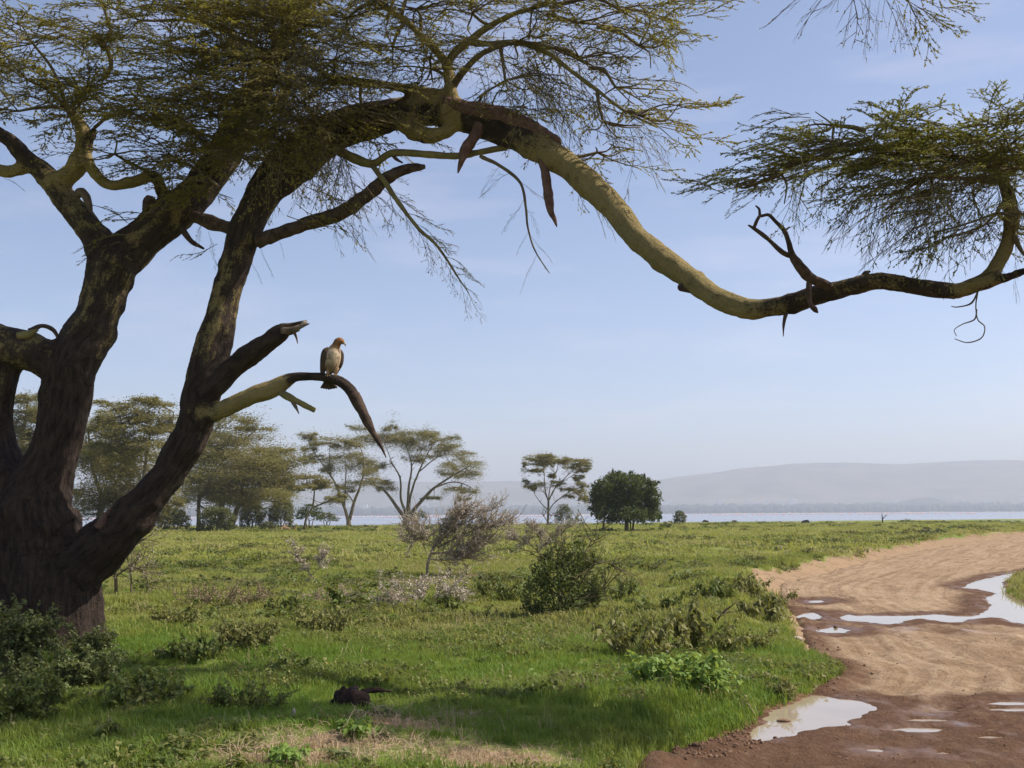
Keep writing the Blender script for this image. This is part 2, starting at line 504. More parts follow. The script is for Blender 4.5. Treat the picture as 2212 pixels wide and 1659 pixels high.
def c6(x, y):
    return 1296 + 0.42697 * x, 950.4 + 0.42697 * y
def ell(cx, cy, rx, ry, n=14, seed=0):
    rr = random.Random(seed)
    return [(cx + rx * math.cos(a) * rr.uniform(0.8, 1.1), cy + ry * math.sin(a) * rr.uniform(0.75, 1.15)) for a in np.linspace(0, 2 * math.pi, n, endpoint=False)]
puddles_c = [
    ([(745, 1475), (800, 1525), (960, 1500), (1100, 1462), (1270, 1446), (1292, 1420), (1362, 1400), (1402, 1352), (1372, 1330), (1280, 1312), (1200, 1306), (1130, 1290), (1060, 1285), (960, 1320), (880, 1355), (800, 1405)],
     'large pale puddle against the grass edge in the foreground'),
    (ell(1062, 890, 72, 21, 14, 1), 'small puddle tucked against the left bank of the road'),
    ([(1195, 897), (1230, 884), (1400, 887), (1600, 886), (1700, 880), (1830, 886), (1920, 876), (1962, 845), (1950, 800), (1992, 775), (1900, 757), (1828, 745), (1900, 714), (2000, 690), (2140, 665), (2240, 668), (2075, 705), (2052, 740),
      (2100, 780), (2145, 805), (2300, 835), (2400, 880), (2380, 950), (2145, 930), (2060, 915), (2000, 900), (1900, 906), (1800, 925), (1700, 916), (1600, 905), (1540, 920), (1450, 931), (1350, 921), (1250, 915)],
     'long branching puddle stretching across the bend of the road'),
    (ell(1180, 963, 98, 17, 16, 2), 'oval puddle below the long branching puddle'),
    (ell(1097, 817, 46, 8, 12, 3), 'smallest far puddle near the foot of the bank'),
    (ell(1615, 1466, 142, 13, 16, 4), 'thin flat puddle on the wet mud, lower of two slivers'),
    (ell(1650, 1417, 105, 8, 14, 5), 'narrow sliver of water above the thin flat puddle'),
    (ell(2080, 1334, 145, 10, 14, 6), 'upper of two puddle strips at the right edge'),
    (ell(2090, 1364, 135, 12, 14, 7), 'lower of two puddle strips at the right edge'),
    (ell(1978, 1467, 36, 5, 12, 8), 'tiny puddle right of the thin flat puddle'),
    (ell(1975, 1504, 72, 9, 14, 9), 'shallow puddle below the tiny puddle on the right'),
    (ell(1388, 1568, 42, 6, 12, 10), 'little puddle in the brown mud near the bottom'),
    (ell(1735, 1582, 20, 5, 10, 11), 'smallest near puddle in the mud at the bottom'),
]
PUD = []
for pts, lab in puddles_c:
    P = np.array([gnd_flat(*c6(x, y), ZR)[:2] for x, y in pts])
    P = spline(np.vstack([P, P[:1]]), 3)[:-1]
    PUD.append((P, lab))

def poly_sd(P, XY):
    """signed distance, positive inside"""
    d2 = np.full(len(XY), 1e18)
    inside = np.zeros(len(XY), bool)
    n = len(P)
    for i in range(n):
        a, b = P[i], P[(i + 1) % n]
        ab = b - a
        t = np.clip(((XY - a) @ ab) / (ab @ ab + 1e-12), 0, 1)
        q = XY - (a + t[:, None] * ab)
        d2 = np.minimum(d2, (q * q).sum(1))
        c = ((a[1] > XY[:, 1]) != (b[1] > XY[:, 1]))
        with np.errstate(divide='ignore', invalid='ignore'):
            xi = (b[0] - a[0]) * (XY[:, 1] - a[1]) / (b[1] - a[1] + 1e-12) + a[0]
        inside ^= c & (XY[:, 0] < xi)
    d = np.sqrt(d2)
    return np.where(inside, d, -d)

def road_sd(XY):
    m = (XY[:, 0] > -2) & (XY[:, 0] < 120) & (XY[:, 1] > 0) & (XY[:, 1] < 130)
    r = np.full(len(XY), -50.0)
    if m.any():
        r[m] = poly_sd(road_poly, XY[m])
    return r

MOUND = gnd_flat(880, 1585, 0.0)[:2]

def ground_z(XY, sd=None):
    XY = np.atleast_2d(np.asarray(XY, float))
    if sd is None:
        sd = road_sd(XY)
    x, y = XY[:, 0], XY[:, 1]
    dist = np.hypot(x, y)
    z = 0.16 * fbm(XY / 9.0, 3, 3) * sstep(400, 60, dist) + 0.11 * fbm(XY / 1.9, 8, 3) * sstep(120, 20, dist)
    z = z + 0.10 * np.exp(-(((x - MOUND[0]) / 1.6) ** 2 + ((y - MOUND[1]) / 0.8) ** 2))
    z = z + 0.24 * np.exp(-((sd + 1.6) / 1.1) ** 2) * sstep(15, 21, y)            # spoil bank beside the road
    shore = 268 + 0.40 * np.clip(x, -200, 260) + 4 * fbm(np.c_[x / 25.0, y * 0], 5, 3)
    z = z - 0.34 * sstep(120, 250, y) - 1.2 * sstep(-8, 60, y - shore)
    z = z + 3.2 * sstep(3700, 3820, y) + 22 * sstep(3850, 5200, y)
    w = 0.95 + 0.35 * sstep(15, 24, y)
    edge = 0.10 * fbm(XY / 0.5, 12, 3)
    k = sstep(-w, 0.05, sd + edge * sstep(-2, 0, sd))
    k = k ** np.where(y < 16, .75, 1.0)
    z = z * (1 - k) + (ZR + 0.035 - 0.16 * sstep(-0.03, 0.12, sd)) * k
    return z

def road_z(XY, sd=None, with_puddle=True):
    x, y = XY[:, 0], XY[:, 1]
    n = 0.034 * fbm(XY / 1.6, 21, 3) + 0.034 * fbm(XY / 0.35, 22, 3) + 0.022 * fbm(XY / 0.13, 23, 2)
    z = np.full(len(XY), ZR + 0.015) + n
    if sd is None: sd = road_sd(XY)
    z = z + 0.045 * sstep(0.35, 0.05, sd) * (1 + fbm(XY / 0.22, 25, 2)) - 0.16 * sstep(0.04, -0.2, sd)
    wet = np.zeros(len(XY)); sheen = np.zeros(len(XY))
    for P, lab in PUD:
        lo, hi = P.min(0) - 3, P.max(0) + 3
        m = ((XY > lo) & (XY < hi)).all(1)
        if not m.any(): continue
        s = poly_sd(P, XY[m])
        kn = min(1.0, float((P.max(0) - P.min(0)).min()) / 0.9)
        s = s + kn * (0.09 * fbm(XY[m] / 0.22, 31, 3) + 0.06 * fbm(XY[m] / 0.8, 33, 2))
        rim = sstep(-0.45, -0.02, s)
        zz = z[m]
        zz = zz * (1 - rim) + (ZR + 0.012 + 0.25 * (zz - ZR)) * rim
        zz = zz - 0.055 * sstep(-0.06, 0.03 + 0.11 * kn, s)
        z[m] = zz
        wet[m] = np.maximum(wet[m], sstep(-1.1, -0.1, s))
        sheen[m] = np.maximum(sheen[m], 0.7 * sstep(-0.5, 0.0, s))
    near = sstep(13.6, 11.2, y)
    wet = np.maximum(wet, 0.86 * near)
    left = sstep(0.7, 0.1, sd) * 0.7
    wet = np.maximum(wet, left * sstep(30, 24, y))
    s2 = gnd_flat(*c6(1960, 1440), ZR)
    sheen = np.maximum(sheen, np.exp(-(((x - s2[0]) / 0.9) ** 2 + ((y - s2[1]) / 1.6) ** 2)))
    s3 = gnd_flat(*c6(1700, 960), ZR)
    sheen = np.maximum(sheen, np.exp(-(((x - s3[0]) / 1.3) ** 2 + ((y - s3[1]) / 1.0) ** 2)))
    wet = np.maximum(wet, 0.6 * sheen)
    return z, wet, sheen

def gp(x, y):
    """photo position -> point on the terrain"""
    z = 0.0
    for _ in range(8):
        p = gnd_flat(x, y, z)
        z = 0.5 * z + 0.5 * float(ground_z(p[None, :2])[0])
    p = gnd_flat(x, y, z)
    p[2] = z
    return p

def zat(x, y):
    return float(ground_z(np.array([[x, y]]))[0])

def grid_mesh(xs, ys):
    X, Y = np.meshgrid(xs, ys)
    XY = np.c_[X.ravel(), Y.ravel()]
    nx, ny = len(xs), len(ys)
    i = np.arange(ny - 1)[:, None] * nx + np.arange(nx - 1)[None, :]
    Q = np.stack([i, i + 1, i + nx + 1, i + nx], -1).reshape(-1, 4)
    return XY, Q

def sinh_axis(c, lo, hi, a, d0):
    """spacing d0 near c, growing outward"""
    def half(L):
        n = int(math.asinh(L * a) / (a * d0)) + 2
        u = np.linspace(0, math.asinh(L * a), n)
        return np.sinh(u) / a
    return np.unique(np.concatenate([c - half(c - lo), c + half(hi - c)]))

SOIL_SPOTS = [(1050, 1615, 0.75, 0.42), (880, 1578, 0.55, 0.2), (740, 1610, 0.9, 0.3), (620, 1640, 0.8, 0.3), (960, 1545, 0.4, 0.2), (930, 1265, 1.6, 0.9), (1000, 1243, 1.4, 0.7),
              (1490, 1160, 1.4, 1.0), (1620, 1275, 0.8, 0.5), (1545, 1190, 1.2, 0.6)]

def build_terrain():
    xs = sinh_axis(1.0, -8000, 8000, 0.3, 0.13)
    ys = sinh_axis(12.0, -300, 9000, 0.3, 0.13)
    XY, Q = grid_mesh(xs, ys)
    sd = road_sd(XY)
    z = ground_z(XY, sd)
    soil = sstep(-1.35, -0.75, sd / (.3 + .7 * sstep(22, 34, XY[:, 1])) + 0.5 * fbm(XY / 0.9, 41, 3)) * sstep(15.5, 20, XY[:, 1]) + sstep(-0.16, -0.03, sd + 0.12 * fbm(XY / 0.4, 42, 3))
    for px, py, rx, ry in SOIL_SPOTS:
        c = gnd_flat(px, py, 0)
        soil = np.maximum(soil, np.exp(-(((XY[:, 0] - c[0]) / rx) ** 2 + ((XY[:, 1] - c[1]) / ry) ** 2)) * (0.75 + 0.5 * fbm(XY / 0.3, 44, 3)))
    me = mesh_of('ground', np.c_[XY, z], [Q], {'soil': np.clip(soil, 0, 1), 'mud': sstep(17, 14, XY[:, 1]) * sstep(-.6, -.2, sd)}, MAT['ground'])
    tag(link('ground', me), kind='structure')
    # road sheet
    xs = sinh_axis(5.0, 0.0, 90, 0.25, 0.06)
    ys = sinh_axis(11.0, 3.2, 110, 0.25, 0.06)
    XY, Q = grid_mesh(xs, ys)
    sd = road_sd(XY)
    keep_v = sd > -0.25
    Q = Q[keep_v[Q].all(1)]
    used = np.unique(Q)
    remap = -np.ones(len(XY), int); remap[used] = np.arange(len(used))
    XY, sd, Q = XY[used], sd[used], remap[Q]
    z, wet, sheen = road_z(XY, sd)
    # wheel tracks follow the bend: polar coordinates about the inside of the bend
    c = np.array([13.5, 15.5])
    rr = np.hypot(*(XY - c).T); th = np.arctan2(XY[:, 1] - c[1], XY[:, 0] - c[0])
    wob = .35 * fbm(XY / 5.0, 51, 2)
    tr = np.c_[(sd + wob) * 2.9, XY[:, 0] * .05 + XY[:, 1] * .04, np.zeros(len(rr))]
    rut = sum(np.exp(-((sd + wob - q_) / .15) ** 2) - .45 * np.exp(-((sd + wob - q_) / .34) ** 2) for q_ in (1.3, 2.9, 4.3, 5.9))
    rut = rut * (.5 + .5 * fbm(XY / 1.5, 52, 3))
    z = z - .06 * rut * (wet < .95)
    wet = np.maximum(wet, .6 * np.clip(rut, 0, 1))
    z = z + 0.010 * vnoise(tr * 1.0, 50) * (1 - sstep(0, .5, wet))
    me = mesh_of('dirt_road', np.c_[XY, z], [Q], {'wet': wet, 'sheen': sheen, 'track': tr}, MAT['road'])
    tag(link('dirt_road', me), kind='structure')
    # puddles, each a level sheet of water
    for k, (P, lab) in enumerate(PUD):
        lo, hi = P.min(0) - 0.12, P.max(0) + 0.12
        step = 0.05 if hi[1] < 16 else 0.14
        XY, Q = grid_mesh(np.arange(lo[0], hi[0] + step, step), np.arange(lo[1], hi[1] + step, step))
        s = poly_sd(P, XY)
        kv = s > -0.10
        Q = Q[kv[Q].all(1)]
        used = np.unique(Q); remap = -np.ones(len(XY), int); remap[used] = np.arange(len(used))
        if not len(used): continue
        XY, Q = XY[used], remap[Q]
        me = mesh_of('puddle', np.c_[XY, np.full(len(XY), ZR - 0.004 - 0.0005 * k)], [Q], None, MAT['puddle'])
        tag(link('puddle', me), lab, kind='structure')
    # lake
    XY, Q = grid_mesh(np.linspace(-7000, 7000, 30), np.linspace(200, 3790, 30))
    me = mesh_of('lake', np.c_[XY, np.full(len(XY), LAKE_Z)], [Q], None, MAT['lake'])
    tag(link('lake', me), kind='structure')
    # hills beyond the lake
    xs = np.linspace(-5200, 6000, 220); ys = np.linspace(4300, 8600, 70)
    XY, Q = grid_mesh(xs, ys)
    prof_px = np.array([(-900, 1040), (200, 1050), (640, 1046), (900, 1040), (1110, 1042), (1250, 1046), (1350, 1040), (1430, 1034), (1560, 1022), (1700, 1005), (1850, 1003), (1950, 1009), (2040, 1000), (2100, 995), (2212, 997), (2500, 990), (3200, 1010)], float)
    u = XY[:, 0] / XY[:, 1] * F0 + W0 / 2
    top = np.interp(u, prof_px[:, 0], prof_px[:, 1])
    hz = 1111 - 0.0063 * (u - W0 / 2)
    crest = 6400.0
    hmax = (hz - top) / F0 * crest
    rise = sstep(4500, crest, XY[:, 1])
    z = 8 + hmax * rise ** 1.3 + 22 * fbm(XY / 700, 61, 5) * rise + (10 * fbm(XY / 250, 63, 4)) * rise
    me = mesh_of('hills', np.c_[XY, z - 6], [Q], None, MAT['hills'])
    tag(link('hills', me), kind='structure')
    # low dark hill on the plain in front of them
    c = at(2030, 1095, 4700)
    XY, Q = grid_mesh(np.linspace(c[0] - 620, c[0] + 700, 60), np.linspace(4500, 5300, 24))
    dx = XY[:, 0] - c[0]
    z = 50 * np.exp(-((dx - 20) / 95) ** 2) + 30 * np.exp(-((dx + 110) / 120) ** 2) + 34 * np.exp(-((dx - 190) / 70) ** 2)
    z = z * np.exp(-((XY[:, 1] - 4880) / 190) ** 2) * (1 + 0.25 * fbm(XY / 90, 66, 4)) + 4
    me = mesh_of('wooded_knoll', np.c_[XY, z], [Q], None, MAT['wood_far'])
    tag(link('wooded_knoll', me), kind='structure')

build_terrain()

# far shore wood, town, flamingos: each reads as one mass
def blob(c, rx, ry, rz, rng, n=6):
    th = np.arange(n) * 2 * math.pi / n + rng.uniform(0, 1)
    rows = [(-0.9, 0.55), (-0.2, 1.0), (0.55, 0.75)]
    V = [[c[0] + rx * r * math.cos(t) * rng.uniform(.8, 1.2), c[1] + ry * r * math.sin(t), c[2] + rz * h * rng.uniform(.85, 1.15)] for h, r in rows for t in th]
    V.append([c[0], c[1], c[2] + rz])
    Q = [[i * n + j, i * n + (j + 1) % n, (i + 1) * n + (j + 1) % n, (i + 1) * n + j] for i in range(2) for j in range(n)]
    T = [[2 * n + j, 2 * n + (j + 1) % n, 3 * n] for j in range(n)]
    return np.array(V), [np.array(Q), np.array(T)]

rg = np.random.default_rng(5)
mb = MB()
for i in range(2600):
    y = 3790 + 900 * rg.random() ** 1.6
    x = rg.uniform(-0.48, 0.62) * y
    h = rg.uniform(9, 15)
    r = rg.uniform(9, 20)
    z0 = 0.8 + 22 * float(sstep(3850, 5200, y)) + 0.004 * (y - 3790)
    mb.add(*blob((x, y, z0 + h * 0.8), r, r, h * 0.9, rg))
o = mb.build('far_woodland', MAT['wood_far'])
tag(o, 'dark belt of woodland along the far shore of the lake', 'woodland', kind='stuff')
mb = MB()
for i in range(260):
    x = rg.choice([rg.normal(620, 330), rg.normal(1150, 260), rg.normal(-150, 500), rg.normal(2000, 300)])
    y = 5050 + rg.uniform(0, 500)
    z0 = 20 + 22 + rg.uniform(-8, 16)
    w, d, h = rg.uniform(5, 14), 8, rg.uniform(4, 9)
    V = np.array([[x - w, y - d, z0 - 30], [x + w, y - d, z0 - 30], [x + w, y + d, z0 - 30], [x - w, y + d, z0 - 30], [x - w, y - d, z0 + h], [x + w, y - d, z0 + h], [x + w, y + d, z0 + h], [x - w, y + d, z0 + h]])
    mb.add(V, [np.array([[0, 1, 5, 4], [1, 2, 6, 5], [2, 3, 7, 6], [3, 0, 4, 7], [4, 5, 6, 7]])])
o = mb.build('distant_town', MAT['house'], smooth=False)
tag(o, 'scatter of tiny white buildings at the foot of the hazy hills', 'town', kind='stuff')
mb = MB()
for i in range(1700):
    y = 1000 + rg.normal(0, 45)
    x = rg.uniform(-0.4, 0.6) * y
    if rg.random() > 0.5 + 0.5 * math.sin(x * 0.013) * math.sin(x * 0.031 + 1): continue
    w = rg.uniform(0.25, 0.6)
    V = np.array([[x - w, y, LAKE_Z + 0.75], [x, y - w, LAKE_Z + 0.75], [x + w, y, LAKE_Z + 0.75], [x, y + w, LAKE_Z + 0.75], [x, y, LAKE_Z + 1.4], [x, y, LAKE_Z + 0.05]])
    mb.add(V, [np.array([[0, 1, 4], [1, 2, 4], [2, 3, 4], [3, 0, 4], [1, 0, 5], [2, 1, 5], [3, 2, 5], [0, 3, 5]])])
o = mb.build('flamingo_flock', MAT['pink'])
tag(o, 'thin pink line of flamingos standing out on the lake', 'flamingos', kind='stuff')

# haze: the air between here and the hills
V = np.array([(sx * 9500, y, z) for z in (-6, 330) for y in (-600, 9300) for sx in (-1, 1)], float)
me = mesh_of('haze', V, [np.array([[0, 2, 3, 1], [4, 5, 7, 6], [0, 1, 5, 4], [2, 6, 7, 3], [0, 4, 6, 2], [1, 3, 7, 5]])], smooth=False)
m, nt, out = new_mat('haze')
pv = nt.nodes.new('ShaderNodeVolumePrincipled')
pv.inputs['Color'].default_value = (0.635, 0.672, 0.755, 1)
pv.inputs['Density'].default_value = 0.00024
pv.inputs['Anisotropy'].default_value = 0.2
nt.links.new(pv.outputs[0], out.inputs['Volume'])
me.materials.append(m)
tag(link('haze', me), 'pale haze over the lake and hills', 'haze', kind='stuff')
#@@MAIN
# ------------------------------------------------------------------ the big fever tree
def limb(pts):
    """pts: (photo x, y, width px, Y m, dark) -> world points, radii, dark"""
    P = np.array([at(a, b, Y) for a, b, w, Y, k in pts])
    r = np.array([w * 0.5 * Y / F0 for a, b, w, Y, k in pts])
    k = np.array([q[4] - (.07 if q[1] < 790 and q[4] < .9 else 0) for q in pts])
    S = spline(np.c_[P, r, k], 6)
    S[:, 3] *= 1 + .10 * vnoise(S[:, :3] * 1.5, 81) + .07 * vnoise(S[:, :3] * 3.7, 82)
    S[:, :3] += .10 * S[:, 3:4] * np.c_[vnoise(S[:, :3] * 2, 83), vnoise(S[:, :3] * 2, 84), vnoise(S[:, :3] * 2, 85)]
    return S[:, :3], np.maximum(S[:, 3], 0.01), S[:, 4]

LIMBS = {
 'main': [(135, 1450, 245, 16.6, .95), (132, 1375, 200, 16.6, .95), (112, 1290, 195, 16.6, .95), (84, 1195, 210, 16.6, .95), (78, 1105, 172, 16.6, .92), (88, 1058, 142, 16.6, .9), (104, 1015, 122, 16.6, .9), (126, 951, 112, 16.6, .88), (140, 887, 116, 16.6, .85),
          (156, 800, 126, 16.6, .8), (186, 735, 110, 16.7, .7), (215, 672, 104, 16.8, .62), (235, 610, 102, 16.8, .62), (247, 560, 112, 16.8, .7)],
 'left_mass': [(40, 1330, 120, 16.5, .95), (20, 1250, 150, 16.5, .95), (8, 1160, 160, 16.5, .95), (-2, 1070, 140, 16.6, .9), (-20, 1000, 110, 16.8, .6), (-60, 930, 90, 17, .5), (-120, 850, 74, 17.2, .45), (-190, 740, 56, 17.4, .4), (-250, 600, 40, 17.5, .4), (-320, 450, 24, 17.6, .4), (-370, 340, 12, 17.6, .4)],
 'left_stem': [(22, 1030, 80, 16.7, .9), (10, 960, 52, 16.8, .85), (4, 890, 46, 16.8, .8), (12, 830, 48, 16.7, .8), (22, 780, 60, 16.7, .8)],
 'left_cross': [(175, 800, 100, 16.6, .75), (110, 782, 92, 16.6, .7), (50, 757, 92, 16.6, .55), (-10, 747, 95, 16.6, .5), (-90, 735, 100, 16.5, .5), (-190, 700, 86, 16.4, .4), (-290, 640, 66, 16.2, .35), (-380, 530, 46, 16.1, .3), (-430, 400, 30, 16.0, .3), (-480, 290, 14, 16.0, .3)],
 'right_limb': [(140, 1265, 100, 16.5, .95), (205, 1195, 108, 16.4, .95), (270, 1132, 98, 16.3, .92), (318, 1078, 86, 16.3, .88), (361, 1024, 76, 16.3, .88), (390, 975, 78, 16.3, .85), (409, 942, 80, 16.3, .8), (437, 858, 80, 16.3, .75), (456, 768, 82, 16.3, .6),
                (480, 677, 73, 16.3, .55), (497, 610, 71, 16.3, .55), (513, 555, 73, 16.3, .6), (535, 490, 77, 16.3, .7), (565, 425, 85, 16.3, .75), (620, 360, 100, 16.3, .8), (690, 305, 104, 16.2, .8), (760, 272, 95, 16.0, .75), (840, 250, 85, 15.8, .8),
                (930, 240, 76, 15.5, .9), (1010, 255, 72, 15.2, .95), (1090, 283, 72, 14.9, .88), (1160, 318, 68, 14.6, .45), (1240, 367, 64, 14.2, .16), (1310, 432, 60, 13.8, .12), (1370, 505, 57, 13.4, .14), (1430, 558, 54, 13.1, .2),
                (1490, 603, 50, 12.8, .2), (1550, 645, 48, 12.5, .15), (1613, 667, 46, 12.2, .25), (1690, 660, 46, 11.9, .6), (1760, 640, 47, 11.7, .7), (1830, 621, 46, 11.5, .7), (1900, 607, 46, 11.3, .62), (2000, 622, 42, 11.0, .5),
                (2060, 628, 40, 10.9, .45), (2110, 615, 38, 10.8, .4), (2180, 597, 25, 10.6, .7), (2250, 572, 20, 10.4, .8), (2330, 545, 14, 10.2, .8)],
 'right_fork': [(2095, 622, 34, 10.85, .4), (2145, 588, 36, 10.75, .25), (2183, 505, 34, 10.7, .3), (2182, 440, 34, 10.7, .4), (2166, 390, 28, 10.7, .4), (2150, 340, 20, 10.75, .5)],
 'centre_limb': [(245, 575, 112, 16.8, .7), (305, 518, 92, 16.9, .66), (370, 462, 86, 17.0, .62), (425, 412, 84, 17.1, .6), (475, 345, 80, 17.2, .62), (522, 268, 76, 17.4, .66), (556, 200, 68, 17.6, .7), (592, 128, 46, 17.8, .6), (628, 50, 32, 18, .5), (660, -80, 22, 18.2, .4)],
 'left_limb': [(238, 580, 95, 16.8, .7), (206, 512, 60, 16.8, .62), (165, 460, 58, 16.9, .55), (125, 410, 56, 17.0, .5), (90, 370, 50, 17.1, .55), (58, 343, 44, 17.1, .7), (22, 305, 34, 17.2, .7), (-20, 280, 30, 17.3, .6), (-90, 230, 20, 17.4, .5), (-150, 170, 10, 17.4, .5)],
 'left_limb_up': [(108, 400, 48, 17.0, .4), (150, 377, 47, 16.9, .12), (177, 332, 42, 16.8, .1), (180, 288, 34, 16.8, .25), (165, 258, 26, 16.8, .3), (140, 225, 18, 16.8, .3)],
 'left_limb_low': [(72, 352, 34, 17.1, .5), (28, 370, 30, 17.2, .35), (-30, 358, 28, 17.3, .3), (-100, 320, 20, 17.4, .3), (-160, 250, 10, 17.5, .3)],
 'loop_branch': [(350, 420, 30, 17.0, .7), (334, 380, 26, 16.9, .6), (290, 393, 27, 16.8, .2), (234, 399, 28, 16.7, .2), (196, 362, 28, 16.7, .25), (187, 320, 22, 16.7, .4), (205, 275, 16, 16.7, .5)],
 'stub': [(445, 850, 54, 16.2, .9), (500, 800, 54, 16.1, .98), (560, 752, 50, 15.9, 1.05), (602, 722, 44, 15.8, 1.05), (622, 712, 30, 15.75, 1.0)],
 'perch_branch': [(430, 905, 36, 16.3, .7), (484, 884, 38, 16.1, .2), (540, 857, 37, 16.0, .05), (590, 840, 37, 15.9, .1), (612, 828, 33, 15.85, .3), (640, 815, 26, 15.8, .75), (690, 814, 25, 15.75, .95), (730, 821, 27, 15.7, 1), (757, 843, 29, 15.68, 1), (778, 880, 27, 15.66, 1)],
 'kinked_branch': [(850, 250, 50, 15.6, .6), (885, 275, 40, 15.45, .35), (925, 294, 38, 15.3, .3), (970, 280, 32, 15.2, .12), (985, 245, 30, 15.2, .1), (972, 190, 27, 15.2, .12), (966, 145, 26, 15.2, .2), (945, 112, 20, 15.1, .25), (909, 76, 18, 15.0, .25), (878, 46, 17, 14.9, .25), (820, 6, 14, 14.8, .3), (770, -40, 12, 14.7, .3)],
 'kinked_side': [(955, 205, 26, 15.25, .3), (900, 196, 24, 15.4, .4), (847, 186, 23, 15.5, .5), (780, 176, 20, 15.6, .5), (715, 170, 16, 15.7, .5)],
}

TREE_BASE = gp(135, 1382)
tree = empty('fever_tree', TREE_BASE, 'huge old yellow-barked acacia with a long snaking limb reaching across the sky', 'tree')

def build_trunk():
    mb = MB()
    SK, SR, SKD, SU = [], [], [], []
    for nm, pts in LIMBS.items():
        P, r, k = limb(pts)
        V, F = tube(P, r, 14)
        mb.add(V, F)
        s = np.concatenate([[0], np.cumsum(np.linalg.norm(np.diff(P, axis=0), axis=1))])
        # denser samples for nearest-point lookup
        t = np.linspace(0, len(P) - 1, len(P) * 3)
        ip = lambda a: np.array([np.interp(t, np.arange(len(P)), a[:, j]) for j in range(a.shape[1])]).T if a.ndim == 2 else np.interp(t, np.arange(len(P)), a)
        SK.append(ip(P)); SR.append(ip(r)); SKD.append(ip(k)); SU.append(np.c_[ip(s), np.full(len(t), len(SK) * 7.0)])
    # root flare
    rr = np.random.default_rng(3)
    for a in np.linspace(0, 2 * math.pi, 9, endpoint=False):
        c = np.array([TREE_BASE[0], 16.6, 0])
        d = np.array([math.cos(a), math.sin(a), 0])
        P = np.array([c + d * .34 + (0, 0, 1.0), c + d * .42 + (0, 0, .5), c + d * .52 + (0, 0, .12), c + d * .68 + (0, 0, -.2)])
        S = spline(P, 4)
        V, F = tube(S, np.linspace(.22, .13, len(S)), 10)
        mb.add(V, F)
        SK.append(S); SR.append(np.full(len(S), .2)); SKD.append(np.full(len(S), .95)); SU.append(np.c_[np.linspace(0, 1.3, len(S)), np.full(len(S), 91 + a)])
    tmp = mb.build('trunk_tmp', None)
    md = tmp.modifiers.new('r', 'REMESH'); md.mode = 'VOXEL'; md.voxel_size = 0.035; md.use_smooth_shade = True
    sm = tmp.modifiers.new('s', 'SMOOTH'); sm.factor = 0.5; sm.iterations = 5
    dg = bpy.context.evaluated_depsgraph_get()
    ev = tmp.evaluated_get(dg)
    me = bpy.data.meshes.new_from_object(ev)
    n = len(me.vertices)
    V = np.empty(n * 3, np.float32); me.vertices.foreach_get('co', V); V = V.reshape(-1, 3).astype(float)
    Nn = np.empty(n * 3, np.float32); me.vertices.foreach_get('normal', Nn); Nn = Nn.reshape(-1, 3).astype(float)
    old = tmp.data
    bpy.data.objects.remove(tmp); bpy.data.meshes.remove(old)
    SKa, SRa, SKDa, SUa = np.concatenate(SK), np.concatenate(SR), np.concatenate(SKD), np.concatenate(SU)
    kd = kdtree.KDTree(len(SKa))
    for i, p in enumerate(SKa): kd.insert(p, i)
    kd.balance()
    idx = np.empty(n, int)
    for i in range(n):
        best, bi = 1e9, 0
        for co, j, d in kd.find_n(V[i], 6):
            q = d - SRa[j]
            if q < best: best, bi = q, j
        idx[i] = bi
    rad, dark, su = SRa[idx], SKDa[idx], SUa[idx]
    rel = V - SKa[idx]
    ang = unit(rel)
    # grain: round the limb (fast) and along it (slow)
    G = np.c_[rel[:, 0] * 16, rel[:, 1] * 16, su[:, 0] * 3.6 + su[:, 1] + rel[:, 2] * 2.5]
    ed = np.empty(len(me.edges) * 2, np.int32); me.edges.foreach_get('vertices', ed); ed = ed.reshape(-1, 2)
    deg = np.bincount(ed.ravel(), minlength=n)
    for _ in range(10):
        dark = .4 * dark + .6 * (np.bincount(ed[:, 0], dark[ed[:, 1]], n) + np.bincount(ed[:, 1], dark[ed[:, 0]], n)) / np.maximum(deg, 1)
    rid = fbm(G * 0.8, 71, 4)
    lump = fbm(V * 2.3, 73, 3)
    crust = np.clip(dark, 0, 1)
    disp = rad * (0.12 * lump + 0.05 * fbm(V * 5.5, 78, 3)) + (0.004 + 0.045 * crust ** 2 * np.clip(rad / 0.5, 0.15, 1)) * rid + 0.010 * fbm(V * 11, 75, 3) - 0.008 * crust
    rk = np.random.default_rng(19)
    for i in rk.integers(0, n, 170):
        d2 = ((V - V[i]) ** 2).sum(1); rr_ = rk.uniform(.035, .09) * (1 if rad[i] < .25 else 1.8)
        m_ = d2 < (3 * rr_) ** 2
        g_ = np.exp(-d2[m_] / rr_ ** 2)
        disp[m_] += rr_ * rk.choice([.5, .35, -.35]) * (g_ - .45 * np.exp(-d2[m_] / (rr_ * .45) ** 2))
        dark[m_] += .45 * g_
    V2 = V + Nn * disp[:, None]
    V2 -= np.array(tree['_o'])
    me.vertices.foreach_set('co', V2.astype(np.float32).ravel())
    a = me.attributes.new('dark', 'FLOAT', 'POINT'); a.data.foreach_set('value', dark.astype(np.float32))
    a = me.attributes.new('grain', 'FLOAT_VECTOR', 'POINT'); a.data.foreach_set('vector', G.astype(np.float32).ravel())
    me.materials.clear(); me.materials.append(MAT['bark'])
    me.polygons.foreach_set('use_smooth', np.ones(len(me.polygons), bool))
    me.update()
    me.name = 'trunk'
    link('trunk', me, tree)
build_trunk()

def rough_tube(P, r, sides=8, amp=0.12, seed=0):
    V, F = tube(P, r, sides)
    rr = np.concatenate([np.repeat(np.broadcast_to(r, (len(P),)), sides), [0, 0]])[:len(V)]
    C = np.concatenate([np.repeat(P, sides, axis=0), P[:1], P[-1:]])[:len(V)]
    d = unit(V - C)
    return V + d * (rr * amp * 2 * fbm(V * 9, seed, 3))[:, None], F

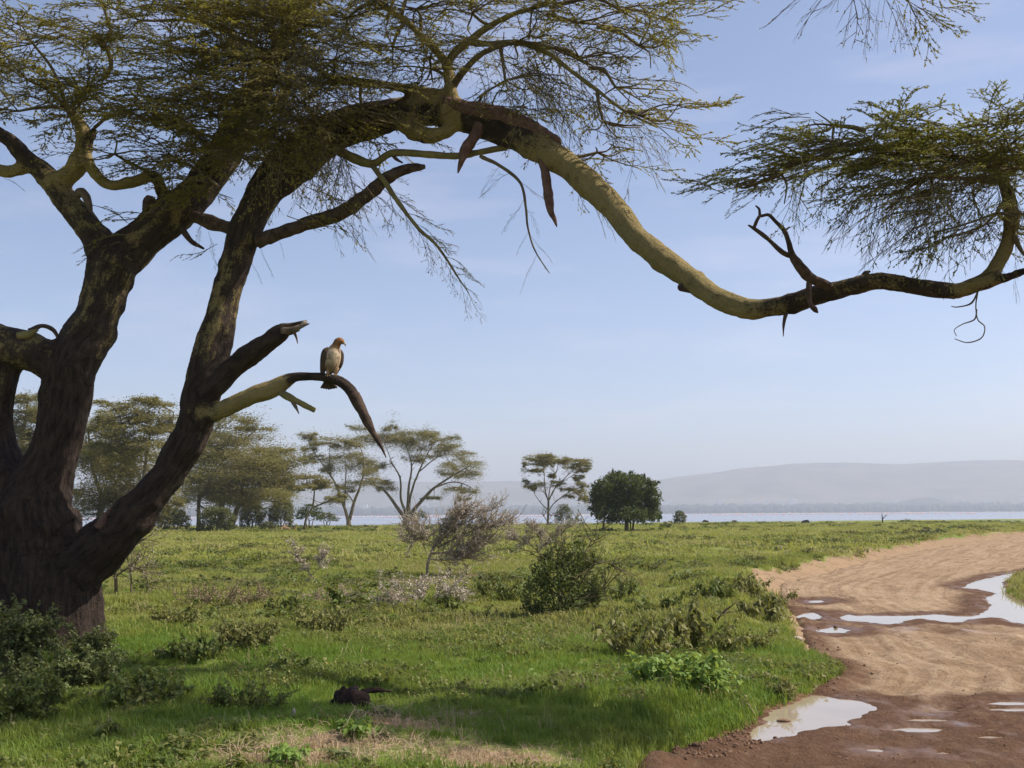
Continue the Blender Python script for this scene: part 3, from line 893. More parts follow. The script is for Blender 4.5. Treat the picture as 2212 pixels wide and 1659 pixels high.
def branch(name, pts, mat, label=None, sides=8, amp=0.15, seed=0, per=6):
    P = np.array([at(a, b, Y) for a, b, w, Y in pts])
    r = np.array([max(w, 1.2) * .5 * Y / F0 for a, b, w, Y in pts])
    S = spline(np.c_[P, r], per)
    mb = MB()
    mb.add(*rough_tube(S[:, :3], np.maximum(S[:, 3], 0.003), sides, amp, seed))
    o = mb.build(name, MAT[mat], tree)
    if label: o['label'] = label
    return o

BR = [
 ('dead_branch', [(757, 842, 27, 15.68), (778, 880, 26, 15.66), (792, 908, 22, 15.65), (806, 935, 15, 15.64), (822, 962, 9, 15.63), (834, 988, 2, 15.62)], 'darkwood', 'bare grey end of the perch bending sharply down to a point'),
 ('broken_stub', [(604, 846, 16, 15.85), (625, 858, 17, 15.8), (650, 871, 13, 15.78), (680, 886, 11, 15.75)], 'ybranch', None),
 ('broken_stub', [(628, 862, 9, 15.8), (638, 878, 8, 15.78), (646, 894, 2, 15.77)], 'deadwood', None),
 ('broken_stub', [(606, 706, 14, 15.77), (630, 702, 10, 15.74), (648, 697, 7, 15.7), (662, 692, 2, 15.68)], 'darkwood', None),
 ('broken_stub', [(608, 716, 18, 15.72), (634, 711, 14, 15.7), (652, 704, 9, 15.68), (668, 699, 3, 15.66)], 'deadwood', None),
 ('broken_stub', [(612, 722, 12, 15.8), (632, 718, 8, 15.8), (648, 714, 2, 15.8)], 'darkwood', None),
 ('broken_stub', [(650, 706, 7, 15.68), (657, 697, 8, 15.68), (664, 694, 2, 15.68)], 'stone', None),
 ('broken_stub', [(590, 718, 12, 15.8), (600, 706, 10, 15.8), (606, 703, 4, 15.8)], 'darkwood', None),
 ('bark_strip', [(634, 716, 8, 15.7), (640, 728, 5, 15.7), (643, 742, 2, 15.7)], 'deadwood', None),
 ('dead_branch', [(560, 520, 34, 16.2), (610, 502, 32, 16.0), (680, 478, 32, 15.8), (740, 458, 34, 15.6), (790, 425, 32, 15.5), (830, 390, 30, 15.4), (868, 368, 26, 15.35), (900, 362, 20, 15.3), (919, 360, 10, 15.3)], 'darkwood', 'smooth dark dead branch curving out beside the main limb'),
 ('dead_branch', [(395, 455, 26, 17.0), (430, 472, 30, 16.9), (480, 488, 30, 16.7), (530, 500, 30, 16.4)], 'darkwood', None),
 ('dead_branch', [(392, 492, 16, 16.9), (412, 520, 12, 16.8), (440, 537, 5, 16.7)], 'darkwood', None),
 ('branch', [(700, 305, 26, 15.9), (740, 330, 22, 15.7), (790, 352, 20, 15.5), (815, 350, 17, 15.4), (847, 331, 17, 15.3), (917, 333, 16, 15.2), (985, 337, 15, 15.1), (1034, 329, 15, 15.0), (1095, 318, 14, 14.9)], 'ybranch', None),
 ('dead_branch', [(870, 352, 4, 15.3), (855, 343, 8, 15.3), (846, 332, 8, 15.3)], 'darkwood', None),
 ('branch', [(798, 350, 13, 15.5), (820, 378, 12, 15.3), (845, 414, 11, 15.2), (878, 461, 9, 15.0), (910, 500, 8, 14.9), (937, 523, 7, 14.8), (965, 560, 5, 14.7), (990, 600, 4, 14.6), (1012, 632, 2, 14.5)], 'ybranch', None),
 ('branch', [(960, 150, 22, 15.2), (980, 117, 20, 15.1), (1019, 84, 17, 15.0), (1060, 55, 14, 14.8), (1110, 30, 11, 14.6), (1180, 10, 8, 14.4)], 'ybranch', None),
 ('branch', [(975, 190, 18, 15.2), (1000, 156, 15, 15.1), (1034, 121, 13, 14.9), (1080, 100, 11, 14.7), (1130, 92, 9, 14.5), (1200, 105, 7, 14.3), (1270, 140, 5, 14.1)], 'twig', None),
 ('branch', [(1010, 90, 16, 15.0), (1050, 95, 14, 14.9), (1120, 92, 13, 14.7), (1180, 112, 12, 14.5), (1230, 150, 10, 14.3), (1290, 195, 8, 14.1), (1350, 240, 6, 13.9), (1420, 275, 4, 13.7)], 'ybranch', None),
 ('branch', [(1000, 230, 10, 15.2), (1030, 225, 9, 15.1), (1043, 203, 5, 15.1)], 'darkwood', None),
 ('branch', [(1038, 338, 9, 14.9), (1080, 358, 8, 14.7), (1124, 395, 7, 14.6), (1136, 450, 6, 14.5), (1140, 490, 5, 14.5), (1155, 540, 4, 14.4), (1187, 590, 2, 14.3)], 'twig', None),
 ('bark_strip', [(1036, 270, 26, 14.95), (1022, 300, 27, 14.9), (1006, 325, 24, 14.88), (996, 350, 14, 14.86), (989, 374, 3, 14.85)], 'barkstrip', 'short strip of peeled brown bark hanging from the limb'),
 ('bark_strip', [(1168, 340, 14, 14.4), (1178, 375, 20, 14.35), (1184, 420, 20, 14.32), (1190, 455, 16, 14.3), (1198, 475, 10, 14.3), (1203, 490, 2, 14.3)], 'barkstrip', 'long strip of peeled brown bark hanging from the limb'),
 ('peeling_bark', [(960, 218, 26, 15.2), (1020, 238, 40, 15.05), (1080, 250, 42, 14.85), (1130, 268, 38, 14.65), (1175, 290, 30, 14.5), (1200, 300, 20, 14.42), (1212, 312, 5, 14.4)], 'barkstrip', 'ridge of loose grey-brown bark along the top of the limb'),
 ('dead_branch', [(1800, 628, 18, 11.55), (1778, 612, 22, 11.5), (1750, 600, 22, 11.45), (1728, 575, 22, 11.4), (1712, 552, 16, 11.4), (1703, 520, 11, 11.4), (1693, 497, 10, 11.4), (1675, 478, 8, 11.4), (1660, 464, 7, 11.4), (1643, 466, 7, 11.4), (1640, 452, 6, 11.4), (1632, 444, 3, 11.4)], 'darkwood', 'bare forked dead branch standing up from the limb'),
 ('dead_branch', [(1716, 556, 12, 11.4), (1690, 545, 11, 11.38), (1660, 517, 10, 11.36), (1634, 497, 9, 11.35), (1616, 486, 4, 11.35)], 'darkwood', None),
 ('dead_branch', [(1628, 494, 8, 11.35), (1636, 475, 8, 11.37), (1643, 464, 6, 11.4)], 'darkwood', None),
 ('dead_branch', [(1693, 500, 6, 11.4), (1706, 490, 3, 11.4)], 'darkwood', None),
 ('dead_branch', [(1750, 600, 14, 11.45), (1747, 630, 12, 11.42), (1750, 655, 10, 11.4), (1760, 668, 14, 11.4), (1767, 676, 3, 11.4)], 'darkwood', None),
 ('dead_branch', [(1698, 676, 9, 11.85), (1693, 700, 6, 11.85), (1692, 727, 2, 11.85)], 'darkwood', None),
 ('broken_stub', [(1862, 600, 10, 11.4), (1870, 590, 12, 11.4), (1880, 586, 4, 11.4)], 'darkwood', None),
 ('broken_stub', [(1480, 610, 14, 12.8), (1470, 622, 12, 12.75), (1490, 632, 3, 12.7)], 'darkwood', None),
 ('twig', [(2112, 630, 4, 10.8), (2098, 655, 4, 10.8), (2070, 663, 3, 10.8), (2055, 662, 2, 10.8)], 'twig', None),
 ('twig', [(2112, 630, 4, 10.8), (2108, 660, 3, 10.8), (2112, 690, 3, 10.8), (2127, 706, 3, 10.8), (2120, 730, 2.5, 10.8), (2090, 740, 2.5, 10.8), (2062, 732, 2, 10.8)], 'twig', None),
 ('twig', [(2110, 668, 3, 10.8), (2105, 690, 3, 10.8), (2080, 700, 2.5, 10.8), (2062, 712, 2, 10.8), (2066, 726, 2, 10.8)], 'twig', None),
 ('dead_branch', [(64, 716, 16, 16.5), (90, 704, 10, 16.5), (114, 712, 9, 16.5), (128, 733, 7, 16.5)], 'darkwood', None),
 ('broken_stub', [(40, 728, 22, 16.4), (62, 722, 18, 16.4), (82, 712, 6, 16.4)], 'ybranch', None),
 ('broken_stub', [(160, 425, 18, 16.9), (178, 415, 20, 16.8), (192, 440, 16, 16.8), (196, 470, 5, 16.8)], 'deadwood', None),
 ('broken_stub', [(335, 450, 30, 16.8), (322, 435, 30, 16.75), (312, 455, 12, 16.7)], 'darkwood', None),
 ('broken_stub', [(212, 1140, 24, 16.1), (222, 1125, 20, 16.1), (228, 1108, 8, 16.1)], 'barkstrip', None),
 ('broken_stub', [(232, 1112, 12, 16.15), (240, 1100, 8, 16.15), (246, 1094, 3, 16.15)], 'barkstrip', None),
 ('branch', [(2180, 480, 16, 10.7), (2200, 530, 10, 10.6), (2220, 560, 6, 10.5)], 'twig', None),
 ('branch', [(225, 170, 12, 16.7), (240, 140, 11, 16.7), (228, 100, 8, 16.7), (200, 70, 6, 16.7)], 'ybranch', None),
 ('branch', [(600, 130, 14, 17.6), (510, 80, 13, 16.9), (430, 45, 12, 16.4), (350, 15, 9, 16.0)], 'ybranch', None),
]
for i, (nm, pts, mt, lab) in enumerate(BR):
    branch(nm, pts, mt, lab, seed=100 + i)

# ---- crown: sprays of zigzag twigs set with small leaf tufts
def make_spray(seed, L=1.0, leafy=1.0, nside=11):
    rg = np.random.default_rng(seed)
    tw, lf = MB(), MB()
    def twig(p, d, l, r0, n=4, sides=3, wob=.10):
        P = [p]
        d = unit(d)
        for i in range(n):
            d = unit(d + rg.normal(0, wob, 3) * (1, 1, .6))
            P.append(P[-1] + d * l / n)
        P = np.array(P)
        V, F = tube(P, np.linspace(r0, r0 * .35, len(P)), sides, cap=False)
        tw.add(V, F, rg.random())
        return P
    def leaves(P, t0, sp):
        seg = np.linalg.norm(np.diff(P, axis=0), axis=1); s = np.concatenate([[0], np.cumsum(seg)])
        n = max(1, int(s[-1] * (1 - t0) / sp * leafy))
        t = np.sort(rg.uniform(t0, 1, n)) * s[-1]
        C = np.array([np.interp(t, s, P[:, k]) for k in range(3)]).T
        m = len(C)
        a = unit(rg.normal(0, 1, (m, 3)) * (1, 1, .35) + (0, 0, .1))
        b = unit(np.cross(a, unit(rg.normal(0, .5, (m, 3)) + (0, 0, 1))))
        ln = rg.uniform(.030, .066, m)[:, None]; wd = rg.uniform(.008, .016, m)[:, None]
        V = np.stack([C - a * ln * .4 + b * wd, C + a * ln * .6, C - a * ln * .3 - b * wd], 1).reshape(-1, 3)
        Q = np.arange(m * 3).reshape(-1, 3)
        lf.add(V, [Q], np.repeat(rg.random(m), 3))
    P = twig(np.zeros(3), np.array([1., 0, .05]), L, .0085 * L ** .5, 5, 3, .13)
    if leafy > 0: leaves(P, .25, .019)
    for k in range(nside):
        t = .12 + .82 * (k + rg.random() * .7) / nside
        i = t * (len(P) - 1); i0 = int(i); p = P[i0] + (P[min(i0 + 1, len(P) - 1)] - P[i0]) * (i - i0)
        s = 1 if k % 2 else -1
        an = rg.uniform(.4, 1.0) * s
        d = np.array([math.cos(an), math.sin(an), rg.normal(0, .10)])
        l = L * rg.uniform(.22, .5) * (1.05 - .6 * t)
        Q = twig(p, d, l, .0050, 2, 3, .14)
        if leafy > 0: leaves(Q, .15, .019)
        if rg.random() < .75:
            q = Q[1]; an2 = an - s * rg.uniform(.5, 1.0)
            Q2 = twig(q, (math.cos(an2), math.sin(an2), rg.normal(0, .13)), l * .5, .0042, 1, 3, .14)
            if leafy > 0: leaves(Q2, .1, .019)
    def pack(m):
        if not m.V: return np.zeros((0, 3)), np.zeros((0, 4), int), np.zeros(0)
        return np.concatenate(m.V), np.concatenate(m.F[list(m.F)[0]]), np.concatenate(m.A)
    return pack(tw), pack(lf)

SPRAYS = {k: [make_spray(1000 + 50 * j + i, 1.0, lv, ns) for i in range(8)] for j, (k, lv, ns) in enumerate((('leafy', 1.0, 10), ('thin', .5, 9), ('bare', .06, 8)))}

SUNV = np.array(sun_dir)
GAPS = [(at(x, y, Y), r) for x, y, Y, r in [(718, 770, 15.7, .5), (700, 815, 15.7, .45), (640, 815, 15.8, .4), (580, 840, 15.9, .45), (530, 860, 16.0, .45), (490, 880, 16.1, .4), (790, 905, 15.7, .3),
        (190, 1300, 16.0, .45), (200, 1340, 16.0, .45), (165, 1350, 16.0, .4),
        (1240, 360, 14.1, .34), (1300, 420, 13.8, .34), (1350, 480, 13.5, .34), (1400, 525, 13.2, .32), (1460, 580, 12.9, .3), (1520, 620, 12.6, .3), (1580, 655, 12.3, .3), (150, 372, 16.8, .3), (178, 330, 16.7, .3), (980, 240, 15.1, .25), (970, 180, 15.1, .25)]]
def in_gap(p):
    for g, r in GAPS:
        v = p - g; t = v @ SUNV
        if t > 0.25 and np.linalg.norm(v - SUNV * t) < r: return True
    return False
DENS = 1.06
class Crown:
    def __init__(s, seed):
        s.rg = np.random.default_rng(seed); s.tw, s.lf = MB(), MB()
    def spray(s, p, d, L, kind='leafy', droop=.25):
        rg = s.rg
        (tv, tq, ta), (lv, lq, la) = SPRAYS[kind][rg.integers(8)]
        d = unit(d)
        if kind != 'bare' and (in_gap(p + d * L * .3) or in_gap(p + d * L * .75)): return
        side = unit(np.cross((0, 0, 1.), d) + rg.normal(0, .10, 3))
        side = unit(side - d * (side @ d)); upv = np.cross(d, side)
        fl = 1 if rg.random() < .5 else -1
        ph = rg.uniform(0, 6)
        def tf(V, k):
            X = V * L
            if k: X = V * np.array([L, L, L])
            Z = X[:, 2] - droop * V[:, 0] ** 2 * L * .6 + .03 * np.sin(V[:, 0] * 7 + ph) * L
            Y = X[:, 1] * fl + .04 * np.sin(V[:, 0] * 5 + ph * 2) * L
            W = p + X[:, :1] * d + Y[:, None] * side
            W = W + Z[:, None] * upv * np.array([.3, .3, 1.0])
            return W
        s.tw.add(tf(tv, 0), [tq], ta)
        if len(lv):
            s.lf.add(tf(lv, 1), [lq], np.clip(la * .7 + rg.uniform(0, .3), 0, 1))
    def bough(s, P, r0, r1, sides=5):
        S = spline(P, 5)
        S = S + .02 * np.c_[vnoise(S * 2.2, 7), vnoise(S * 2.2, 8), vnoise(S * 2.2, 9)]
        s.tw.add(*tube(S, np.linspace(r0, r1, len(S)), sides), .5)
        return S
    def pad(s, c, R_, n, anchor=None, bias=(0, 0, 0), thick=.25, kind='leafy', Ls=(.5, 1.1), droop=.25, nb=6, rise=.12, spread=1.0):
        """flat layer of foliage about c, radius R_, fed by boughs from anchor"""
        rg = s.rg
        c = np.asarray(c, float); bias = np.asarray(bias, float)
        if anchor is not None:
            a = np.asarray(anchor, float)
            mid = (a + c) / 2 + rg.normal(0, .07, 3) * np.linalg.norm(c - a) + (0, 0, .05 * np.linalg.norm(c - a))
            s.bough(np.array([a, mid, c]), .03, .018)
        th0 = rg.uniform(0, 6.28)
        n = int(n * DENS)
        for b in range(nb):
            th = th0 + b * 2 * math.pi / nb + rg.normal(0, .35)
            d = unit(np.array([math.cos(th), math.sin(th) * .9, rise + rg.normal(0, .10)]) * spread + bias)
            l = R_ * rg.uniform(.55, 1.1)
            e1 = c + d * l * .5 + (0, 0, rg.normal(0, thick * .4) * min(1, R_)) + rg.normal(0, .08, 3) * min(1, R_)
            e2 = c + d * l + (0, 0, rg.normal(0, thick * .5) * min(1, R_)) + rg.normal(0, .12, 3) * min(1, R_)
            S = s.bough(np.array([c, e1, e2]), .014, .006, 4)
            m = max(1, int(round(n / nb)))
            for k in range(m):
                t = rg.uniform(.1, 1.0)
                q = S[int(t * (len(S) - 1))] + rg.normal(0, .5, 3) * (0.25, .25, thick * .5)
                dd = unit(d + rg.normal(0, .5, 3) * (1, 1, .13) + bias * .6)
                s.spray(q, dd, rg.uniform(*Ls), kind, droop * rg.uniform(.3, 1.6))

def build_crown():
    C = Crown(11); CR = Crown(12)
    # x, y, Y, radius m, sprays, kind, bias, anchor (x, y, Y)
    P_ = [
     # upper left layers
     (70, 95, 16.6, 1.2, 42, 'leafy', (0, 0, 0), (140, 228, 16.8)), (210, 80, 16.4, 1.1, 36, 'leafy', (0, 0, 0), (225, 110, 16.7)), (60, 170, 16.2, 1.1, 42, 'leafy', (0, 0, 0), (140, 228, 16.8)), (190, 190, 16.3, 1.1, 40, 'leafy', (0, 0, 0), (150, 235, 16.8)),
     (40, 240, 16.0, 0.9, 30, 'leafy', (-.2, 0, 0), (140, 230, 16.8)), (150, 245, 16.2, 0.8, 24, 'leafy', (0, 0, 0), (150, 235, 16.8)), (280, 240, 16.2, 0.9, 26, 'leafy', (.1, 0, -.05), (205, 275, 16.7)),
     (300, 45, 16.0, 1.0, 30, 'leafy', (-.3, 0, 0), (430, 45, 16.4)), (420, 20, 16.0, 1.1, 30, 'leafy', (-.2, 0, 0), (430, 45, 16.4)), (370, 110, 16.3, .9, 18, 'thin', (-.3, 0, .0), (510, 80, 16.9)),
     (-130, 150, 17.2, 1.2, 34, 'leafy', (0, 0, 0), (-150, 170, 17.4)), (-160, 230, 17.3, 1.1, 30, 'leafy', (0, 0, 0), (-160, 250, 17.5)), (-370, 310, 17.4, 1.3, 34, 'leafy', (0, 0, 0), (-370, 340, 17.6)), (-480, 260, 16.0, 1.3, 34, 'leafy', (0, 0, 0), (-480, 290, 16.0)), (-300, 180, 16.8, 1.3, 34, 'leafy', (0, 0, 0), (-370, 340, 17.6)),
     # centre
     (545, 130, 15.9, .9, 34, 'leafy', (-.1, 0, 0), (556, 200, 17.5)), (590, 70, 16.2, .9, 34, 'leafy', (.1, 0, 0), (600, 110, 17.7)), (640, -10, 16.0, 1.0, 34, 'leafy', (0, 0, 0), (628, 50, 17.9)), (410, 270, 15.3, .8, 26, 'leafy', (-.3, 0, -.05), (480, 330, 16.8)), (530, 340, 15.2, .6, 18, 'thin', (-.2, 0, -.1), (600, 360, 15.7)), (700, 250, 15.1, .8, 24, 'thin', (-.1, 0, -.1), (720, 260, 15.7)),
     (560, 90, 15.4, 1.0, 34, 'leafy', (-.2, 0, -.05), (640, 30, 17.9)), (610, 40, 15.2, 1.0, 34, 'leafy', (0, 0, 0), (660, -40, 17.9)), (520, 200, 15.4, .9, 30, 'leafy', (-.2, 0, -.05), (590, 130, 17.7)), (600, 180, 15.0, .9, 34, 'thin', (-.1, 0, -.2), (640, 60, 17.5)), (470, 120, 15.6, 1.0, 26, 'leafy', (-.3, 0, 0), (510, 80, 16.9)), (500, 290, 15.4, .8, 24, 'leafy', (-.2, 0, -.05), (560, 250, 16.9)),
     (480, 60, 16.6, 1.2, 32, 'leafy', (0, 0, 0), (510, 80, 16.9)), (560, 20, 16.4, 1.2, 30, 'leafy', (0, 0, 0), (600, 100, 17.8)), (650, 60, 16.2, 1.1, 30, 'thin', (0, 0, 0), (640, 30, 18.0)), (620, 130, 15.8, 1.0, 34, 'thin', (-.2, 0, -.15), (715, 170, 15.7)),
     (500, 150, 16.3, 1.1, 32, 'thin', (-.3, 0, 0), (556, 200, 17.6)), (420, 190, 16.0, 1.1, 34, 'leafy', (-.4, 0, 0), (540, 230, 17.4)), (350, 260, 16.0, 1.0, 32, 'leafy', (-.4, 0, 0), (500, 300, 17.2)), (470, 250, 15.8, 1.0, 34, 'leafy', (-.2, 0, -.05), (520, 270, 17.3)),
     (560, 230, 15.6, 1.0, 34, 'thin', (0, 0, -.1), (690, 290, 16.0)), (560, 300, 15.6, .9, 30, 'thin', (-.1, 0, -.2), (640, 340, 15.8)), (440, 320, 15.8, .9, 30, 'leafy', (-.3, 0, -.1), (470, 340, 16.8)), (380, 345, 16.0, .8, 20, 'leafy', (-.4, 0, -.05), (440, 390, 16.8)),
     (650, 220, 15.4, 1.0, 32, 'thin', (0, 0, -.15), (715, 170, 15.7)), (720, 130, 15.2, 1.1, 34, 'thin', (0, 0, -.1), (715, 170, 15.7)), (640, 300, 15.5, .8, 24, 'thin', (-.1, 0, -.3), (690, 300, 15.8)),
     (750, 40, 15.2, 1.1, 32, 'thin', (0, 0, 0), (820, 6, 14.8)), (850, 100, 14.9, 1.0, 28, 'thin', (0, 0, 0), (878, 46, 14.9)), (820, 190, 15.2, .9, 24, 'leafy', (.1, 0, 0), (847, 186, 15.5)), (780, 240, 15.0, .9, 22, 'thin', (0, 0, -.2), (780, 176, 15.6)),
     (250, 330, 16.3, .7, 12, 'thin', (-.3, 0, -.1), (334, 380, 16.9)), (450, 395, 15.8, .7, 16, 'leafy', (-.3, 0, -.1), (470, 400, 16.8)),
     # right half, sprays streaming right
     (900, 20, 14.9, 1.1, 30, 'thin', (.2, 0, 0), (909, 76, 15.0)), (1020, 30, 14.7, 1.0, 30, 'thin', (.3, 0, 0), (1060, 55, 14.8)), (1110, 90, 14.5, 1.0, 28, 'thin', (.4, 0, -.05), (1120, 92, 14.7)), (1150, 15, 14.4, 1.1, 30, 'thin', (.4, 0, 0), (1180, 10, 14.4)),
     (1250, 50, 14.2, 1.0, 30, 'thin', (.6, 0, -.05), (1180, 30, 14.4)), (1340, 25, 14.0, 1.0, 28, 'leafy', (.7, 0, -.1), (1200, 10, 14.4)), (1250, 130, 14.2, .9, 24, 'thin', (.7, 0, -.1), (1200, 105, 14.3)), (1380, 100, 13.9, .7, 16, 'leafy', (.8, 0, -.15), (1290, 60, 14.1)),
     (1330, 190, 14.0, .8, 22, 'leafy', (.9, 0, -.12), (1270, 150, 14.2)), (1380, 250, 13.8, .7, 22, 'leafy', (.9, 0, -.12), (1350, 240, 13.9)), (1300, 260, 14.0, .6, 12, 'thin', (.8, 0, -.35), (1290, 195, 14.1)), (1290, 330, 14.2, .5, 8, 'leafy', (.7, 0, -.1), (1240, 340, 14.2)),
     (1090, 175, 14.7, .8, 16, 'thin', (.4, 0, -.3), (1080, 100, 14.7)), (1060, 235, 14.9, .6, 12, 'leafy', (.6, 0, -.05), (1040, 225, 15.0)), (930, 150, 15.0, .8, 16, 'thin', (0, 0, -.1), (970, 170, 15.2)),
     # right-hand crown on the snaking limb
     (2060, 300, 10.6, .80, 44, 'leafy', (-.1, 0, .05), (2160, 370, 10.7)), (2160, 290, 10.4, .8, 44, 'leafy', (.1, 0, .05), (2160, 370, 10.7)), (1960, 300, 10.7, .75, 40, 'leafy', (-.3, 0, .05), (2100, 350, 10.7)), (2110, 265, 10.9, .8, 40, 'leafy', (0, 0, .08), (2150, 340, 10.75)),
     (1870, 290, 10.7, .65, 28, 'leafy', (-.5, 0, .05), (1960, 310, 10.7)), (2200, 330, 10.6, .8, 36, 'leafy', (.1, 0, .0), (2166, 390, 10.7)), (2010, 345, 10.5, .7, 30, 'leafy', (-.2, 0, -.05), (2150, 390, 10.7)),
     (1815, 312, 10.6, .5, 18, 'leafy', (-.8, 0, .0), (1880, 300, 10.7)), (1750, 345, 10.5, .40, 13, 'leafy', (-.9, 0, -.05), (1815, 312, 10.6)), (1690, 375, 10.5, .35, 10, 'leafy', (-1, 0, -.08), (1750, 345, 10.5)), (1640, 392, 10.5, .22, 5, 'leafy', (-1.2, 0, -.04), (1690, 375, 10.5)),
     (1800, 270, 10.8, .4, 8, 'thin', (-.9, 0, .02), (1870, 285, 10.7)), (2150, 430, 10.5, .6, 18, 'leafy', (.1, 0, -.15), (2175, 430, 10.7)),
    ]
    for x, y, Y, rad, n, kind, bias, an in P_:
        right = Y < 12
        if right:
            y = y + (34 if x > 1820 else 4); bias = (bias[0], bias[1], bias[2] - .05)
        (CR if right else C).pad(at(x, y, Y), rad, n * (1.0 if Y > 12 else 1.35), at(*an), bias, .12 if Y > 12 else .09, kind, (.45, 1.05) if Y > 12 else (.35, .75), .12 if right else .28, rise=.0 if right else .10)
    # crown above the frame, out over the road and back over the trunk
    for x, y, Y, rad, n in [(200, -60, 16.8, 1.6, 40), (420, -90, 17.2, 1.6, 40), (640, -110, 17.0, 1.7, 44), (860, -90, 16.2, 1.7, 44), (1060, -110, 15.4, 1.7, 44), (1260, -100, 14.8, 1.6, 40), (560, -240, 17.0, 1.8, 44), (800, -260, 16.6, 1.8, 44),
                            (1040, -280, 15.8, 1.8, 44), (1280, -260, 15.2, 1.7, 36), (320, -220, 17.6, 1.7, 34), (1420, -160, 14.2, 1.4, 30), (900, -100, 14.6, 1.5, 36), (700, -120, 15.2, 1.6, 36), (1120, -180, 14.0, 1.5, 32), (500, -100, 15.6, 1.6, 30)]:
        C.pad(at(x, y, Y), rad, n * .42, at(x * .9 + 60, y + 130, Y), (0, 0, 0), .4, 'leafy', (.6, 1.2), .2)
    # hanging bare twigs
    rg = C.rg
    def hang(x0, x1, y0, y1, Y, n, kind, d, L, sd=.3, droop=.5):
        for _ in range(n):
            p = at(rg.uniform(x0, x1), rg.uniform(y0, y1), Y + rg.uniform(-.6, .6))
            (CR if Y < 12 else C).spray(p, unit(np.array(d) + rg.normal(0, sd, 3)), rg.uniform(*L), kind, droop)
    hang(1880, 2170, 330, 410, 10.6, 54, 'bare', (-.5, 0, -.75), (.5, 1.0))
    hang(1960, 2212, 350, 450, 10.5, 34, 'bare', (-.2, 0, -.9), (.4, .9))
    hang(2000, 2160, 380, 470, 10.5, 14, 'bare', (-1, 0, -.4), (.5, 1.0))
    hang(1700, 1800, 335, 365, 10.5, 9, 'bare', (-.25, 0, -1), (.4, .75))
    hang(560, 760, 200, 330, 15.2, 60, 'bare', (-.25, 0, -.9), (.5, 1.1))
    hang(600, 760, 60, 200, 15.0, 40, 'bare', (-.3, 0, -.8), (.6, 1.2))
    hang(700, 800, 320, 420, 15.3, 18, 'bare', (.1, 0, -.9), (.4, .9))
    hang(1080, 1260, 100, 170, 14.4, 26, 'bare', (.3, 0, -1), (.6, 1.2))
    hang(1200, 1400, 160, 280, 14.0, 16, 'bare', (.6, 0, -.7), (.5, 1.0))
    hang(1380, 1470, -10, 90, 13.8, 12, 'thin', (.5, 0, -.8), (.5, 1.0))
    hang(1000, 1150, 60, 160, 14.7, 22, 'bare', (.2, 0, -.7), (.5, 1.0))
    hang(860, 990, 60, 200, 15.0, 24, 'bare', (-.4, 0, -.6), (.4, .9))
    # long drooping sprigs below the limb
    for a, b, Y in [(845, 414, 15.2), (860, 435, 15.1), (878, 461, 15.0), (895, 482, 14.95), (910, 500, 14.9), (925, 515, 14.8), (940, 530, 14.8), (955, 548, 14.7), (970, 570, 14.7), (985, 592, 14.6), (1000, 612, 14.5)]:
        for s_ in range(2):
            C.spray(at(a, b, Y), unit(np.array([.9 if s_ else .3, rg.normal(0, .4), -.35 if s_ else -.8]) + rg.normal(0, .15, 3)), rg.uniform(.35, .75), 'thin' if s_ else 'bare', .3)
    for a, b, Y, d in [(1080, 358, 14.7, (-.6, 0, -.8)), (1100, 372, 14.6, (-.8, 0, -.6)), (1124, 395, 14.6, (.8, 0, -.6)), (1132, 430, 14.5, (-.6, .2, -.8)), (1136, 450, 14.5, (.6, 0, -.9)), (1142, 500, 14.5, (-.5, 0, -.8)), (1150, 530, 14.4, (.5, .2, -.8)), (1146, 510, 14.5, (.7, 0, -.7)), (1160, 550, 14.4, (-.4, 0, -.9))]:
        C.spray(at(a, b, Y), d, rg.uniform(.35, .6), 'bare', .3)
